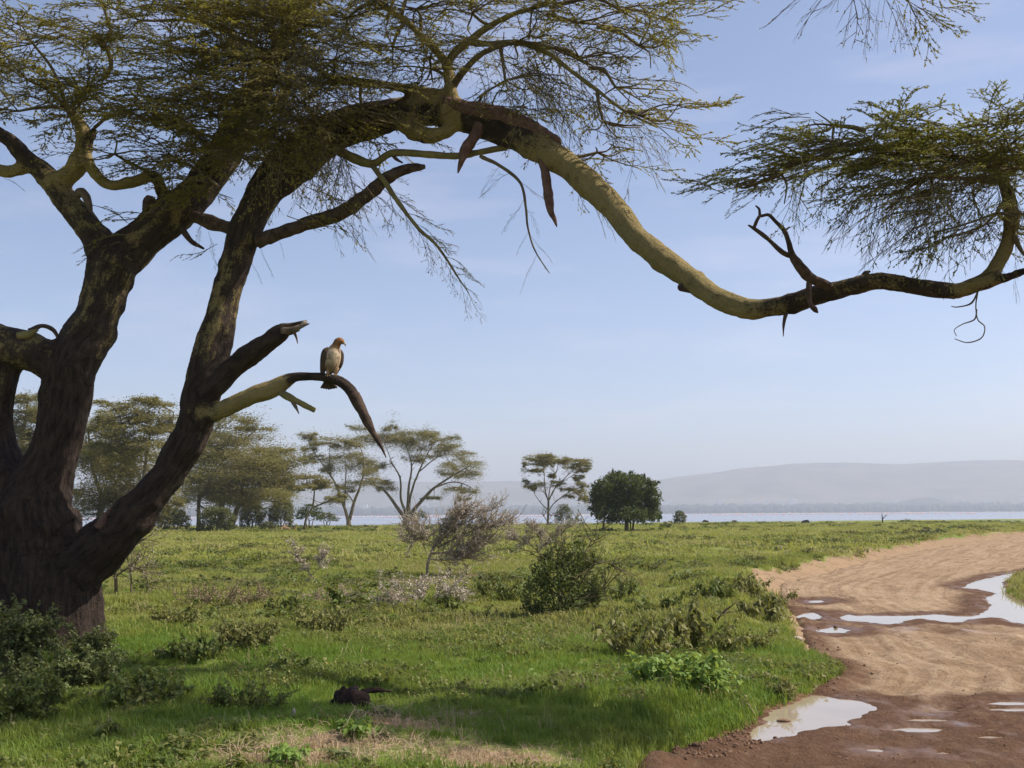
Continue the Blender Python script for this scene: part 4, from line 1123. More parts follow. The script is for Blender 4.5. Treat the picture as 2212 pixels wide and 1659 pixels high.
    # small sprigs off the lower limbs
    for a, b, Y, d, L, kd_ in [(330, 455, 16.6, (-1, 0, -.15), .95, 'thin'), (340, 470, 16.6, (-1, .2, .05), .8, 'thin'), (300, 500, 16.5, (-1, -.2, -.25), .9, 'thin'), (260, 520, 16.5, (-1, 0, -.2), .75, 'thin'), (450, 500, 16.3, (.2, 0, -1), .6, 'thin'),
                               (470, 530, 16.0, (-1, 0, -.4), .7, 'thin'), (440, 470, 16.4, (-.3, 0, -1), .5, 'thin'), (560, 530, 15.9, (.5, 0, -1), .5, 'bare'), (540, 560, 15.9, (.6, 0, -1), .4, 'bare'), (600, 505, 15.8, (.3, 0, -1), .4, 'bare'),
                               (640, 440, 15.4, (.6, 0, -.4), .9, 'leafy'), (660, 400, 15.3, (.8, 0, -.5), .9, 'leafy'), (690, 430, 15.3, (.8, 0, -.3), .8, 'thin'), (620, 470, 15.4, (.9, 0, -.1), .9, 'thin'), (740, 470, 15.3, (.7, 0, -.7), .7, 'bare'),
                               (760, 390, 15.3, (.8, 0, -.6), .9, 'bare'), (720, 480, 15.3, (.2, 0, -1), .6, 'bare'), (800, 360, 15.3, (.9, 0, -.3), .6, 'bare'), (820, 400, 15.2, (.9, 0, -.5), .9, 'bare'), (200, 440, 16.8, (.8, 0, -.3), .8, 'thin'), (10, 385, 17, (.8, 0, -.35), .4, 'bare'),
                               (1250, 380, 14.1, (.5, 0, -1), .8, 'thin'), (1270, 400, 14.0, (.4, 0, -1), .8, 'thin'), (1230, 360, 14.2, (.3, 0, -1), .7, 'thin'), (1320, 370, 14.0, (1, 0, -.2), .7, 'leafy'), (1310, 390, 14.0, (1, 0, -.5), .6, 'thin'), (1060, 320, 14.9, (1, 0, .1), .5, 'leafy'),
                               (1030, 312, 14.8, (.8, 0, .25), .5, 'leafy'), (1400, 240, 13.7, (1, 0, .02), 1.2, 'leafy'), (1430, 255, 13.7, (1, 0, -.05), 1.0, 'leafy'), (1420, 270, 13.7, (1, 0, -.25), .8, 'leafy'), (1410, 200, 13.8, (1, 0, .0), .7, 'leafy'), (1400, 170, 13.8, (1, 0, -.1), .6, 'thin')]:
        C.spray(at(a, b, Y), d, L, kd_, .2)
    # top right: tips of the crown over the road
    c0 = at(1905, -150, 10.9)
    for x, y, L, d, kd_ in [(1790, -40, .7, (-.9, 0, -.45), 'bare'), (1810, -60, .75, (-.6, 0, -.8), 'bare'), (1850, -30, .6, (-.3, 0, -1), 'bare'), (1880, -40, .75, (-.1, 0, -1), 'bare'), (1910, -30, .65, (.2, 0, -1), 'bare'), (1950, -20, .6, (.5, 0, -.8), 'thin'), (1990, -20, .55, (.9, 0, -.35), 'leafy'),
                            (2010, 5, .5, (.9, 0, -.25), 'leafy'), (1960, 0, .6, (.8, 0, -.5), 'leafy'), (1930, 0, .5, (.5, 0, -.9), 'thin'), (1870, -10, .5, (0, 0, -1), 'bare'), (1830, -20, .55, (-.8, 0, -.6), 'bare'), (1900, 0, .45, (-.2, 0, -1), 'bare'), (1980, 20, .5, (1, 0, -.4), 'leafy'),
                            (2000, -30, .6, (.9, .2, .0), 'leafy'), (1920, -50, .8, (.5, .3, -.7), 'thin'), (1860, -60, .8, (-.3, -.2, -.9), 'bare'), (1890, 20, .4, (.1, 0, -1), 'bare'), (1940, 10, .4, (.3, .2, -1), 'bare')]:
        C.spray(at(x, y, 10.4), d, L * 1.06, kd_, .2)
    for dx, dy, dz, rad, n in [(.3, .1, .5, 1.1, 75), (1.3, .3, .6, 1.1, 60), (-.6, .2, .9, 1.0, 60), (.3, -.4, .9, 1.0, 45)]:
        c = c0 + np.array([dx, dy, dz]); C.pad(c, rad, n, c + (-.3, .3, -.35), (0, 0, .05), .3, 'leafy', (.5, 1.0), .2)
    C.bough(np.array([at(640, 30, 18), at(900, -250, 16.5), at(1300, -420, 13.5), at(1650, -340, 11.0), c0 + (0, .1, .25)]), .09, .03, 7)
    C.bough(np.array([at(690, -80, 18.2), at(760, -260, 17.2), at(1040, -270, 15.9)]), .08, .03, 6)
    C.bough(np.array([at(560, -20, 17.8), at(450, -120, 17.4), at(320, -220, 17.6)]), .06, .03, 6)
    o = C.tw.build('twigs', MAT['twig'], tree); o['kind'] = 'stuff'
    o = C.lf.build('crown', MAT['acacia_leaf'], tree); o['kind'] = 'stuff'
    o = CR.tw.build('twigs', MAT['twig'], tree); o['kind'] = 'stuff'
    o = CR.lf.build('crown', MAT['acacia_leaf_green'], tree); o['kind'] = 'stuff'
    scene['crown_tris'] = sum(len(f) for f in C.tw.F[4]) * 2 + sum(len(f) for f in C.lf.F[3])
build_crown()
#@@BIRD
# ------------------------------------------------------------------ eagle on the bare perch
def eagle_mat(name, stops):
    """plumage colours along the 'tone' attribute with fine feather mottling"""
    m, nt, out = new_mat(name); N = NT(nt); p = N.pos()
    cr = N.n('ShaderNodeValToRGB')
    cr.color_ramp.elements.remove(cr.color_ramp.elements[0])
    cr.color_ramp.elements[0].position = stops[0][0]; cr.color_ramp.elements[0].color = (*stops[0][1], 1)
    for t, c in stops[1:]:
        e_ = cr.color_ramp.elements.new(t); e_.color = (*c, 1)
    nt.links.new(N.attr('tone'), cr.inputs['Fac'])
    sp = N.noise(38, 4, 0.65, N.mapping(p, (1, 1, .4)))
    c = N.mix(N.rng(sp, .46, .62, 0, .65), cr.outputs['Color'], (0.11, 0.065, 0.035))
    nrm = N.bump(sp, .5, .01)
    nt.links.new(N.bsdf(c, .75, nrm, .2), out.inputs['Surface'])
    return m

def build_eagle():
    Ye = 15.74
    O = at(639.4 + .198 * 390, 673.9 + .198 * 700, Ye)      # between the feet, on the perch
    U = .198 * Ye / F0                                        # metres per unit of the bird's measuring grid
    bird = empty('eagle', O, 'tawny eagle with dark wings perched on the bare bent branch', 'bird')
    q = lambda x, z, y=0.0: O + np.array([(x - 390) * U, y * U, (700 - z) * U])
    plum = eagle_mat('eagle_plumage', [(0, (.16, .095, .05)), (.16, (.24, .155, .085)), (.32, (.44, .33, .205)), (.52, (.55, .43, .29)), (.62, (.42, .26, .14)), (.72, (.25, .115, .05)), (1, (.30, .14, .06))])
    dark = eagle_mat('eagle_wing_feather', [(0, (.035, .024, .018)), (.5, (.075, .05, .035)), (.85, (.20, .14, .09)), (1, (.40, .31, .22))])
    # body: one loft from under-tail up through breast, neck and head
    spine = [(368, 668, 12, 18, 0), (370, 652, 40, 22, .04), (376, 622, 66, 4, .12), (384, 575, 86, 0, .26), (396, 510, 94, 0, .4), (408, 450, 88, -4, .5), (420, 405, 70, -8, .56), (432, 372, 52, -12, .66), (445, 345, 46, -16, .74), (460, 325, 45, -20, .82), (480, 316, 42, -26, .9),
             (500, 322, 34, -32, .95), (516, 334, 22, -36, 1), (524, 342, 10, -38, 1)]
    S = spline(np.array([[*q(x, z, y), r * U, t] for x, z, r, y, t in spine]), 5)
    V, F = tube(S[:, :3], S[:, 3], 18)
    V = V + unit(V - np.concatenate([np.repeat(S[:, :3], 18, axis=0), S[:1, :3], S[-1:, :3]])) * (.006 * fbm(V * 28, 4, 3))[:, None]
    mb = MB(); mb.add(V, F, np.concatenate([np.repeat(S[:, 4], 18), [0, 1]]))
    mb.build('body', plum, bird)
    # folded wings: flattened lofts, pale along the front edge
    def wing(pts, wid, thk, nrm, name='wing'):
        P = spline(np.array([[*q(*p_), w * U, t * U] for p_, w, t in zip(pts, wid, thk)]), 5)
        n_ = 14; Vs, A = [], []
        T = unit(np.gradient(P[:, :3], axis=0)); nn = unit(np.asarray(nrm, float))
        for i in range(len(P)):
            b = unit(np.cross(T[i], nn)); m_ = np.cross(b, T[i])
            for k in range(n_):
                a = 2 * math.pi * k / n_
                Vs.append(P[i, :3] + b * math.cos(a) * P[i, 3] + m_ * math.sin(a) * P[i, 4])
                A.append(.15 + .3 * math.sin(i * 2.1) ** 2 + (.55 if math.cos(a) * (1 if nn[0] < .2 else -1) < -.80 and i < len(P) * .6 else 0))
        Vs = np.array(Vs); L_ = len(P)
        i = np.arange(L_ - 1)[:, None] * n_; j = np.arange(n_)[None]; k = (j + 1) % n_
        Q = np.stack([i + j, i + k, i + n_ + k, i + n_ + j], -1).reshape(-1, 4)
        T0 = [[n_ * L_, (j_ + 1) % n_, j_] for j_ in range(n_)]; T1 = [[n_ * L_ + 1, (L_ - 1) * n_ + j_, (L_ - 1) * n_ + (j_ + 1) % n_] for j_ in range(n_)]
        mb = MB(); mb.add(np.vstack([Vs, P[:1, :3], P[-1:, :3]]), [Q, np.array(T0 + T1)], np.clip(np.array(A + [.2, .2]), 0, 1))
        return mb.build(name, dark, bird)
    wing([(352, 388, -30), (325, 430, -42), (312, 500, -45), (302, 580, -30), (290, 650, -6), (276, 712, 25)], [16, 42, 48, 44, 34, 6], [10, 26, 28, 24, 16, 4], (-.45, -.9, 0))
    wing([(478, 405, 5), (492, 450, 8), (490, 510, 14), (482, 560, 22), (462, 610, 34), (430, 680, 60)], [12, 30, 34, 32, 24, 6], [8, 18, 20, 18, 12, 4], (.75, -.65, 0))
    # tail: fanned feathers hanging behind the perch
    mb = MB()
    for k in range(7):
        a = (k - 3) / 3.0
        P = np.array([q(350 + a * 14, 690, 52), q(350 + a * 45, 770, 62 + 4 * abs(a)), q(350 + a * 82, 842 - 14 * abs(a), 66 + 6 * (k % 2))])
        S = spline(P, 4); w = np.interp(np.linspace(0, 1, len(S)), [0, .6, .92, 1], [16, 24, 22, 8]) * U
        V = np.concatenate([np.c_[S[:, 0] - w, S[:, 1], S[:, 2]], np.c_[S[:, 0] + w, S[:, 1] + .002, S[:, 2]], np.c_[S[:, 0], S[:, 1] - .008, S[:, 2]], np.c_[S[:, 0], S[:, 1] + .012, S[:, 2]]])
        n_ = len(S); i = np.arange(n_ - 1)
        Fq = [np.stack([a0 * n_ + i, b0 * n_ + i, b0 * n_ + i + 1, a0 * n_ + i + 1], -1) for a0, b0 in ((0, 2), (2, 1), (1, 3), (3, 0))]
        mb.add(V, Fq, .1 + .25 * (k % 2))
    mb.build('tail', dark, bird)
    # feathered legs and gripping toes
    ymat = simple_mat('eagle_foot', (.30, .20, .07), (.42, .30, .11), 30, .6, .2, .003)
    for x, y in ((352, -28), (430, -20)):
        S = spline(np.array([[*q(x + 8, 610, y * .6), 34 * U, .2], [*q(x + 4, 650, y), 26 * U, .28], [*q(x, 682, y), 14 * U, .3], [*q(x + 2, 698, y), 9 * U, .3]]), 4)
        mb = MB(); mb.add(*tube(S[:, :3], S[:, 3], 10), .62)
        lg = mb.build('leg', plum, bird)
        for dx, dy in ((16, -18), (0, -24), (-16, -16), (2, 22)):
            T_ = spline(np.array([[*q(x, 694, y), 7 * U], [*q(x + dx, 692, y + dy), 6.5 * U], [*q(x + dx * 1.5, 704, y + dy * 1.6), 4.5 * U], [*q(x + dx * 1.6, 716, y + dy * 1.7), 1 * U]]), 4)
            mb = MB(); mb.add(*tube(T_[:, :3], T_[:, 3], 6))
            o = mb.build('toe', ymat); o.data.transform(Matrix.Translation(-Vector(O))); o.parent = lg
    # hooked beak
    bm = simple_mat('eagle_beak', (.42, .33, .12), (.16, .15, .14), 60, .35, .1, .002, .4)
    S = spline(np.array([[*q(512, 338, -36), 15 * U], [*q(526, 342, -40), 13 * U], [*q(539, 352, -43), 10 * U], [*q(543, 366, -44), 6 * U], [*q(540, 382, -44), 1.2 * U]]), 5)
    mb = MB(); mb.add(*tube(S[:, :3], S[:, 3], 10)); mb.build('beak', bm, bird)
    em = simple_mat('eagle_eye', (.02, .012, .008), (.03, .02, .01), 60, .15, 0, .002, .5)
    for y in (-62, 2):
        c = q(503, 326, y * .9 - 4)
        V, F = blob(c, 7 * U, 7 * U, 7 * U, np.random.default_rng(1), 8)
        mb = MB(); mb.add(V, F); mb.build('eye', em, bird)
build_eagle()

# ------------------------------------------------------------------ trees of the middle distance
def leaf_quads(C, rg, ln, wd, flat=.45):
    m = len(C)
    a = unit(rg.normal(0, 1, (m, 3)) * (1, 1, flat))
    b = unit(np.cross(a, unit(rg.normal(0, .6, (m, 3)) + (0, 0, .8))))
    l = rg.uniform(*ln, m)[:, None]; w = rg.uniform(*wd, m)[:, None]
    V = np.stack([C - a * l * .45 + b * w, C + a * l * .6, C - a * l * .35 - b * w], 1).reshape(-1, 3)
    return V, [np.arange(m * 3).reshape(-1, 3)], np.repeat(rg.random(m), 3)

def acacia(label, base_px, stems, pads, conv, seed, depth=None, name='acacia_tree', leafm='far_leaf', barkm='far_bark', dens=1.0, group=None):
    """stems: list of [(x,y,w)...], pads: (x,y,rx,ry), both in photo measure through conv"""
    rg = np.random.default_rng(seed)
    bx, by = conv(*base_px)
    B = gp(bx, by)
    Y0 = B[1]
    pxm = Y0 / F0
    t = empty(name, B, label, 'tree', group)
    tr, fo = MB(), MB()
    tips = []
    ext = max(abs(conv(x, y)[0] - bx) for x, y, *_ in pads) * pxm
    for s, st in enumerate(stems):
        off = rg.uniform(-.55, .55) * ext
        pts = []
        for k, (x, y, w) in enumerate(st):
            X, Yp = conv(x, y)
            hgt = max(0, by - Yp) * pxm
            f = 0 if s == 0 else (k / max(1, len(st) - 1))
            P = at(X, Yp, Y0 + off * f)
            pts.append([*P, w * conv.s * .5 * pxm])
        pts = np.array(pts)
        if s == 0: pts[0, 2] = B[2] - .15
        S = spline(pts, 4)
        tr.add(*tube(S[:, :3] + .05 * np.c_[vnoise(S[:, :3] * .7, s), vnoise(S[:, :3] * .7, s + 9), np.zeros(len(S))], np.maximum(S[:, 3], .03), 7))
        for q_ in S[len(S) // 2:]: tips.append(q_[:3])
        for _ in range(5 if s else 0):
            q_ = S[rg.integers(len(S) // 3, len(S)), :3]; dd_ = unit(rg.normal(0, 1, 3) * (1, 1, .3) + (0, 0, .7)); l_ = rg.uniform(.8, 2.0)
            tr.add(*tube(spline(np.array([q_, q_ + dd_ * l_ * .5 + (0, 0, .05), q_ + dd_ * l_ + (0, 0, .25)]), 3), np.linspace(.055, .02, 7), 4, cap=False))
    tips = np.array(tips)
    pads = [p_ for x, y, rx, ry in pads for p_ in [(x, y, rx * 1.12, ry)] + [(x + rg.uniform(-1.3, 1.3) * rx, y + rg.uniform(-1.6, 2.2) * ry, rx * rg.uniform(.4, .7), ry * rg.uniform(.5, .8)) for _ in range(2)]]
    for x, y, rx, ry in pads:
        X, Yp = conv(x, y)
        rx_m, rz_m = rx * conv.s * pxm, ry * conv.s * pxm
        P0 = at(X, Yp, Y0 + rg.uniform(-.5, .5) * ext)
        near = tips[np.argmin(((tips - P0) * np.array([1, .16, 1.44]) * (tips - P0)).sum(1))] if len(tips) else P0
        mid = (near + P0) / 2 + (0, 0, -.1 * rz_m)
        S = spline(np.array([near, mid, P0]), 4)
        tr.add(*tube(S, np.linspace(.08, .04, len(S)), 4))
        for _ in range(4):
            a = rg.uniform(0, 6.28)
            e_ = P0 + np.array([math.cos(a) * rx_m * .7, math.sin(a) * rx_m * .7, rg.uniform(-.3, .3) * rz_m])
            tr.add(*tube(spline(np.array([P0, (P0 + e_) / 2 + (0, 0, -.15 * rz_m), e_]), 2), [.035, .03, .025, .02, .015], 3, cap=False))
        n = int(dens * (190 + 430 * rx_m * (rz_m + .45)))
        # clumps inside the pad so that the outline stays ragged
        nc = max(4, int(rx_m * 5))
        cc = np.c_[rg.uniform(-1, 1, nc), rg.uniform(-1, 1, nc), rg.normal(0, .55, nc)]
        cl = cc[rg.integers(nc, size=n)] + rg.normal(0, 1, (n, 3)) * (.30, .30, .42)
        cl = cl[(cl[:, 0] ** 2 + cl[:, 1] ** 2) < 1.9]
        fl_ = rg.random(len(cl)) < .3
        cl[fl_] *= (1.25, 1.25, 2.4)
        C = P0 + cl * (rx_m, rx_m, rz_m)
        C[:, 2] -= .18 * rz_m * (cl[:, 0] ** 2 + cl[:, 1] ** 2)
        fo.add(*leaf_quads(C, rg, (.20, .52), (.030, .080), .28))
    tr.build('trunk', MAT[barkm], t)
    o = fo.build('crown', MAT[leafm], t); o['kind'] = 'stuff'
    return t

class Conv:
    def __init__(s, sx, ox, oy): s.s, s.ox, s.oy = sx, ox, oy
    def __call__(s, x, y): return s.ox + s.s * x, s.oy + s.s * y
cA = Conv(.25, 553, 881.3); cB = Conv(.1875, 1071.4, 950.4); cC = Conv(.25, 0, 820.8); cD = Conv(1, 0, 0); cE = Conv(.5208, 0, 518.4)

acacia('wide spreading acacia with a fan of stems right of the eagle', (1298, 1012), [
    [(1298, 1020, 62), (1298, 960, 56), (1300, 890, 50)], [(1285, 950, 34), (1220, 860, 30), (1150, 760, 24), (1090, 700, 18), (1000, 655, 10)], [(1290, 900, 26), (1250, 780, 20), (1245, 600, 15), (1150, 450, 8)], [(1310, 890, 28), (1320, 680, 20), (1345, 500, 14), (1300, 330, 7)],
    [(1315, 900, 28), (1340, 740, 20), (1390, 590, 16), (1480, 400, 10), (1560, 280, 6)], [(1320, 930, 36), (1450, 780, 28), (1540, 690, 22), (1700, 585, 14), (1850, 500, 7)], [(1540, 690, 14), (1700, 640, 10), (1850, 680, 7), (1900, 740, 4)], [(1410, 550, 12), (1560, 430, 9), (1700, 380, 5)], [(1345, 500, 10), (1420, 380, 7), (1460, 260, 5)], [(1250, 600, 10), (1180, 480, 8), (1110, 300, 5)]],
    [(1160, 165, 62, 22), (900, 180, 70, 18), (940, 290, 90, 34), (1100, 250, 110, 30), (1200, 320, 120, 40), (1330, 215, 110, 26), (1480, 235, 85, 26), (1600, 275, 90, 22), (1560, 350, 120, 26), (1720, 400, 110, 20), (1660, 330, 80, 16), (1780, 500, 140, 28), (1840, 570, 95, 36), (1660, 560, 80, 24), (1450, 420, 80, 18),
     (1380, 320, 100, 34), (1010, 640, 110, 22), (1130, 690, 70, 16), (1850, 715, 70, 16), (1700, 710, 80, 15), (1790, 790, 40, 16), (1080, 500, 80, 24), (1540, 770, 60, 10), (1330, 430, 60, 16), (1270, 270, 80, 26), (1420, 270, 80, 24)], cA, 201)
acacia('two-stemmed acacia left of the wide spreading one', (800, 1018), [
    [(800, 1025, 44), (800, 985, 42), (800, 955, 40)], [(792, 965, 30), (760, 850, 24), (690, 660, 18), (600, 520, 13), (500, 380, 9), (440, 260, 5)], [(808, 965, 32), (850, 810, 26), (910, 650, 18), (935, 480, 12), (900, 330, 6)], [(765, 880, 16), (775, 650, 12), (780, 500, 8)], [(690, 660, 10), (640, 540, 8), (640, 300, 5)], [(850, 820, 12), (780, 740, 9), (700, 780, 6)]],
    [(440, 232, 60, 18), (480, 260, 40, 24), (650, 268, 130, 16), (740, 340, 60, 34), (460, 345, 60, 20), (440, 430, 60, 24), (620, 430, 100, 24), (760, 460, 130, 38), (870, 500, 110, 40), (640, 520, 70, 20), (830, 400, 80, 20), (890, 645, 120, 24), (770, 690, 70, 18), (700, 780, 80, 18), (960, 560, 80, 26), (560, 300, 70, 10), (870, 330, 70, 26)], cA, 202)
acacia('slender leaning acacia with a flat top and one low side branch', (415, 1052), [
    [(415, 1060, 22), (440, 940, 20), (488, 855, 18), (504, 740, 13), (500, 680, 9)], [(485, 858, 15), (560, 832, 13), (660, 790, 8)], [(503, 720, 9), (460, 670, 6), (380, 680, 4)], [(503, 710, 9), (560, 690, 6), (620, 640, 4)]],
    [(470, 605, 110, 18), (400, 680, 80, 14), (600, 640, 60, 14), (560, 690, 70, 11), (500, 650, 90, 18), (690, 785, 60, 18), (330, 690, 50, 11)], cA, 203)
acacia('lone slim acacia with a windswept top on open grass', (593, 985), [
    [(593, 992, 30), (598, 920, 28), (602, 800, 26), (602, 700, 24)], [(600, 705, 16), (570, 590, 14), (556, 450, 10), (545, 270, 6)], [(605, 705, 15), (622, 560, 12), (690, 380, 9), (725, 250, 5)], [(606, 700, 16), (680, 560, 13), (830, 400, 10), (960, 265, 5)], [(603, 825, 13), (660, 740, 12), (780, 640, 10), (880, 575, 5)],
    [(598, 805, 12), (530, 740, 10), (460, 650, 7), (430, 590, 5)], [(640, 640, 11), (720, 510, 9), (900, 400, 6)], [(600, 690, 10), (560, 610, 8), (535, 590, 6), (420, 585, 4)], [(592, 940, 10), (552, 880, 8), (533, 845, 5)], [(600, 930, 5), (625, 900, 4), (640, 870, 3)]],
    [(480, 198, 110, 16), (620, 195, 120, 18), (780, 228, 70, 14), (450, 285, 90, 26), (700, 265, 90, 28), (960, 238, 90, 18), (1040, 268, 50, 14), (920, 305, 100, 22), (420, 345, 90, 16), (980, 360, 60, 18), (440, 500, 90, 26), (380, 540, 50, 14), (660, 420, 60, 14), (960, 430, 60, 18), (1000, 500, 50, 22),
     (840, 570, 60, 14), (960, 600, 70, 28), (1010, 670, 50, 26), (720, 490, 60, 16), (820, 640, 50, 10), (560, 240, 90, 22)], cB, 204)
acacia('tall acacia with tiered crown seen between the two big trunks', (1240, 1330), [
    [(1240, 1340, 60), (1230, 1100, 52), (1230, 900, 44)], [(1230, 920, 34), (1150, 700, 24), (1080, 480, 14), (1020, 260, 7)], [(1235, 900, 34), (1270, 650, 24), (1300, 420, 14), (1280, 200, 7)], [(1240, 950, 30), (1400, 700, 20), (1480, 450, 12), (1500, 280, 7)], [(1200, 800, 14), (1060, 680, 10), (1000, 560, 6)]],
    [(1050, 215, 150, 16), (1260, 165, 90, 14), (1400, 215, 110, 22), (1150, 285, 170, 24), (1350, 325, 140, 34), (1100, 375, 150, 24), (1250, 430, 200, 30), (1000, 440, 130, 26), (1180, 520, 190, 34), (1420, 420, 120, 40), (900, 380, 80, 30), (1330, 560, 160, 40), (1050, 600, 160, 40), (1220, 660, 200, 44), (900, 620, 120, 40)], cC, 205)
acacia('broad olive acacia behind the right-hand trunk with a bare straight bole', (822, 1203), [
    [(822, 1212, 17), (823, 1140, 16), (826, 1060, 15)], [(826, 1080, 13), (900, 950, 10), (980, 860, 7), (1060, 790, 4)], [(826, 1070, 12), (840, 900, 9), (900, 780, 6)], [(826, 1100, 9), (880, 1130, 8), (940, 1150, 5)], [(830, 1060, 10), (960, 1000, 8), (1100, 900, 5)]],
    [(960, 750, 90, 22), (1060, 785, 60, 10), (900, 815, 100, 26), (1130, 875, 60, 12), (1000, 895, 150, 24), (1080, 940, 110, 30), (950, 975, 150, 34), (1100, 1000, 80, 24), (900, 1050, 120, 26), (1060, 1055, 120, 24), (840, 980, 100, 40), (800, 900, 90, 36), (1020, 820, 90, 18), (1130, 940, 60, 22)], cE, 206, dens=1.15)
acacia('low dense acacia filling the gap between the big trunks', (215, 1152), [
    [(215, 1156, 16), (216, 1110, 14), (222, 1070, 12)], [(222, 1080, 9), (200, 1010, 6), (190, 930, 4)], [(222, 1080, 9), (260, 1030, 6), (300, 980, 4)], [(222, 1090, 8), (290, 1060, 6), (330, 1040, 4)]],
    [(200, 925, 32, 9), (190, 955, 30, 12), (230, 975, 45, 14), (280, 985, 50, 16), (210, 1010, 50, 18), (260, 1025, 55, 18), (320, 1010, 45, 18), (300, 1050, 55, 16), (230, 1055, 50, 16), (200, 1080, 40, 14), (270, 1085, 50, 14), (340, 1070, 40, 14), (190, 1110, 36, 14), (330, 1100, 36, 12), (240, 905, 26, 7)], cD, 207, dens=1.15)
acacia('dark-trunked acacia low behind the broad olive one', (480, 1143), [
    [(478, 1148, 17), (478, 1110, 15), (480, 1080, 13)], [(480, 1085, 10), (500, 1060, 8), (540, 1030, 5), (580, 1000, 3)], [(480, 1090, 9), (450, 1060, 6), (430, 1030, 4)], [(500, 1140, 13), (512, 1100, 11), (530, 1075, 6)]],
    [(500, 1010, 50, 12), (560, 1000, 50, 10), (540, 1030, 60, 14), (590, 1030, 36, 12), (480, 1045, 50, 14), (560, 1060, 50, 14), (520, 1075, 45, 12), (440, 1060, 40, 14), (600, 1055, 26, 10), (490, 985, 50, 11), (590, 975, 36, 7)], cD, 208)
acacia('acacia glimpsed through the hole between the left trunks', (62, 1150), [
    [(62, 1156, 15), (62, 1080, 13), (62, 1010, 11)], [(62, 1030, 8), (50, 950, 6), (60, 870, 4)], [(62, 1030, 8), (80, 960, 6), (90, 890, 4)]],
    [(62, 858, 30, 6), (72, 885, 34, 8), (50, 905, 30, 10), (80, 930, 36, 12), (55, 955, 40, 14), (80, 985, 40, 14), (50, 1000, 36, 14), (85, 1030, 40, 14), (30, 930, 30, 12), (95, 905, 26, 8)], cD, 209, dens=1.2)

def round_tree(label, base, stems, lobes, conv, seed, leafm, name, cat, ln=(.18, .36), wd=(.05, .11), dens=1.0, barkm='far_bark', group=None, into=None):
    rg = np.random.default_rng(seed)
    bx, by = conv(*base); B = gp(bx, by); Y0 = B[1]; pxm = Y0 / F0
    t = into if into is not None else empty(name, B, label, cat, group)
    tr, fo = MB(), MB()
    for k, st in enumerate(stems):
        pts = np.array([[*at(*conv(x, y), Y0 + rg.uniform(-.3, .3)), w * conv.s * .5 * pxm] for x, y, w in st])
        pts[0, 2] = zat(pts[0, 0], pts[0, 1]) - .1
        S = spline(pts, 4); tr.add(*tube(S[:, :3], np.maximum(S[:, 3], .015), 7))
        top = S[-1, :3]
        for x, y, rx, ry in lobes[k::len(stems)]:
            e_ = at(*conv(x, y), Y0 + rg.uniform(-.4, .4) * rx * conv.s * pxm)
            tr.add(*tube(spline(np.array([top, (top + e_) / 2 + rg.normal(0, .15, 3), e_]), 3), np.linspace(max(S[-1, 3] * .6, .02), .015, 7), 5))
    span = max(abs(conv(x, y)[0] - bx) for x, y, *_ in lobes) * pxm
    for x, y, rx, ry in lobes:
        rxm, rzm = rx * conv.s * pxm, ry * conv.s * pxm
        c = at(*conv(x, y), Y0 + rg.uniform(-.45, .45) * span)
        n = int(dens * 330 * max(rxm, .2) * max(rzm, .2) / (ln[1] * 3))
        nc = max(6, n // 14)
        u = unit(rg.normal(0, 1, (nc, 3))) * rg.uniform(.25, 1.0, (nc, 1)) ** .5
        cl = u[rg.integers(nc, size=n)] + rg.normal(0, .17, (n, 3))
        fo.add(*leaf_quads(c + cl * (rxm, rxm, rzm), rg, ln, wd, .9))
    tr.build('trunk' if cat == 'tree' else 'stems', MAT[barkm], t)
    o = fo.build('crown' if cat == 'tree' else 'foliage', MAT[leafm], t); o['kind'] = 'stuff'
    return t

round_tree('dense dark green rounded tree standing alone on the meadow', (1500, 1060), [[(1500, 1066, 55), (1505, 1000, 50), (1500, 900, 40)], [(1570, 1066, 26), (1580, 990, 24), (1600, 880, 20)], [(1545, 1062, 14), (1550, 960, 14), (1530, 880, 12)], [(1232, 1052, 22), (1240, 960, 20), (1260, 860, 16)]],
           [(1260, 560, 150, 110), (1200, 680, 120, 110), (1170, 800, 90, 90), (1400, 500, 150, 110), (1560, 490, 150, 95), (1720, 550, 140, 100), (1790, 660, 110, 100), (1810, 800, 90, 110), (1350, 700, 170, 140), (1520, 660, 180, 140), (1670, 720, 150, 130), (1280, 860, 130, 90), (1450, 850, 150, 100), (1620, 860, 140, 90), (1750, 880, 110, 80), (1350, 440, 90, 60), (1640, 450, 80, 50), (1480, 430, 80, 50), (1200, 590, 90, 80), (1340, 405, 24, 60), (1420, 395, 26, 60), (1560, 410, 24, 60), (1640, 420, 26, 50), (1700, 440, 20, 60), (1800, 500, 50, 40), (1860, 500, 40, 30), (1150, 520, 40, 40), (1850, 720, 50, 50), (1100, 800, 40, 30), (1880, 880, 30, 60), (1130, 640, 40, 40)],
           cB, 301, 'bush_leaf', 'evergreen_tree', 'tree', (.14, .30), (.05, .10), 3.4)
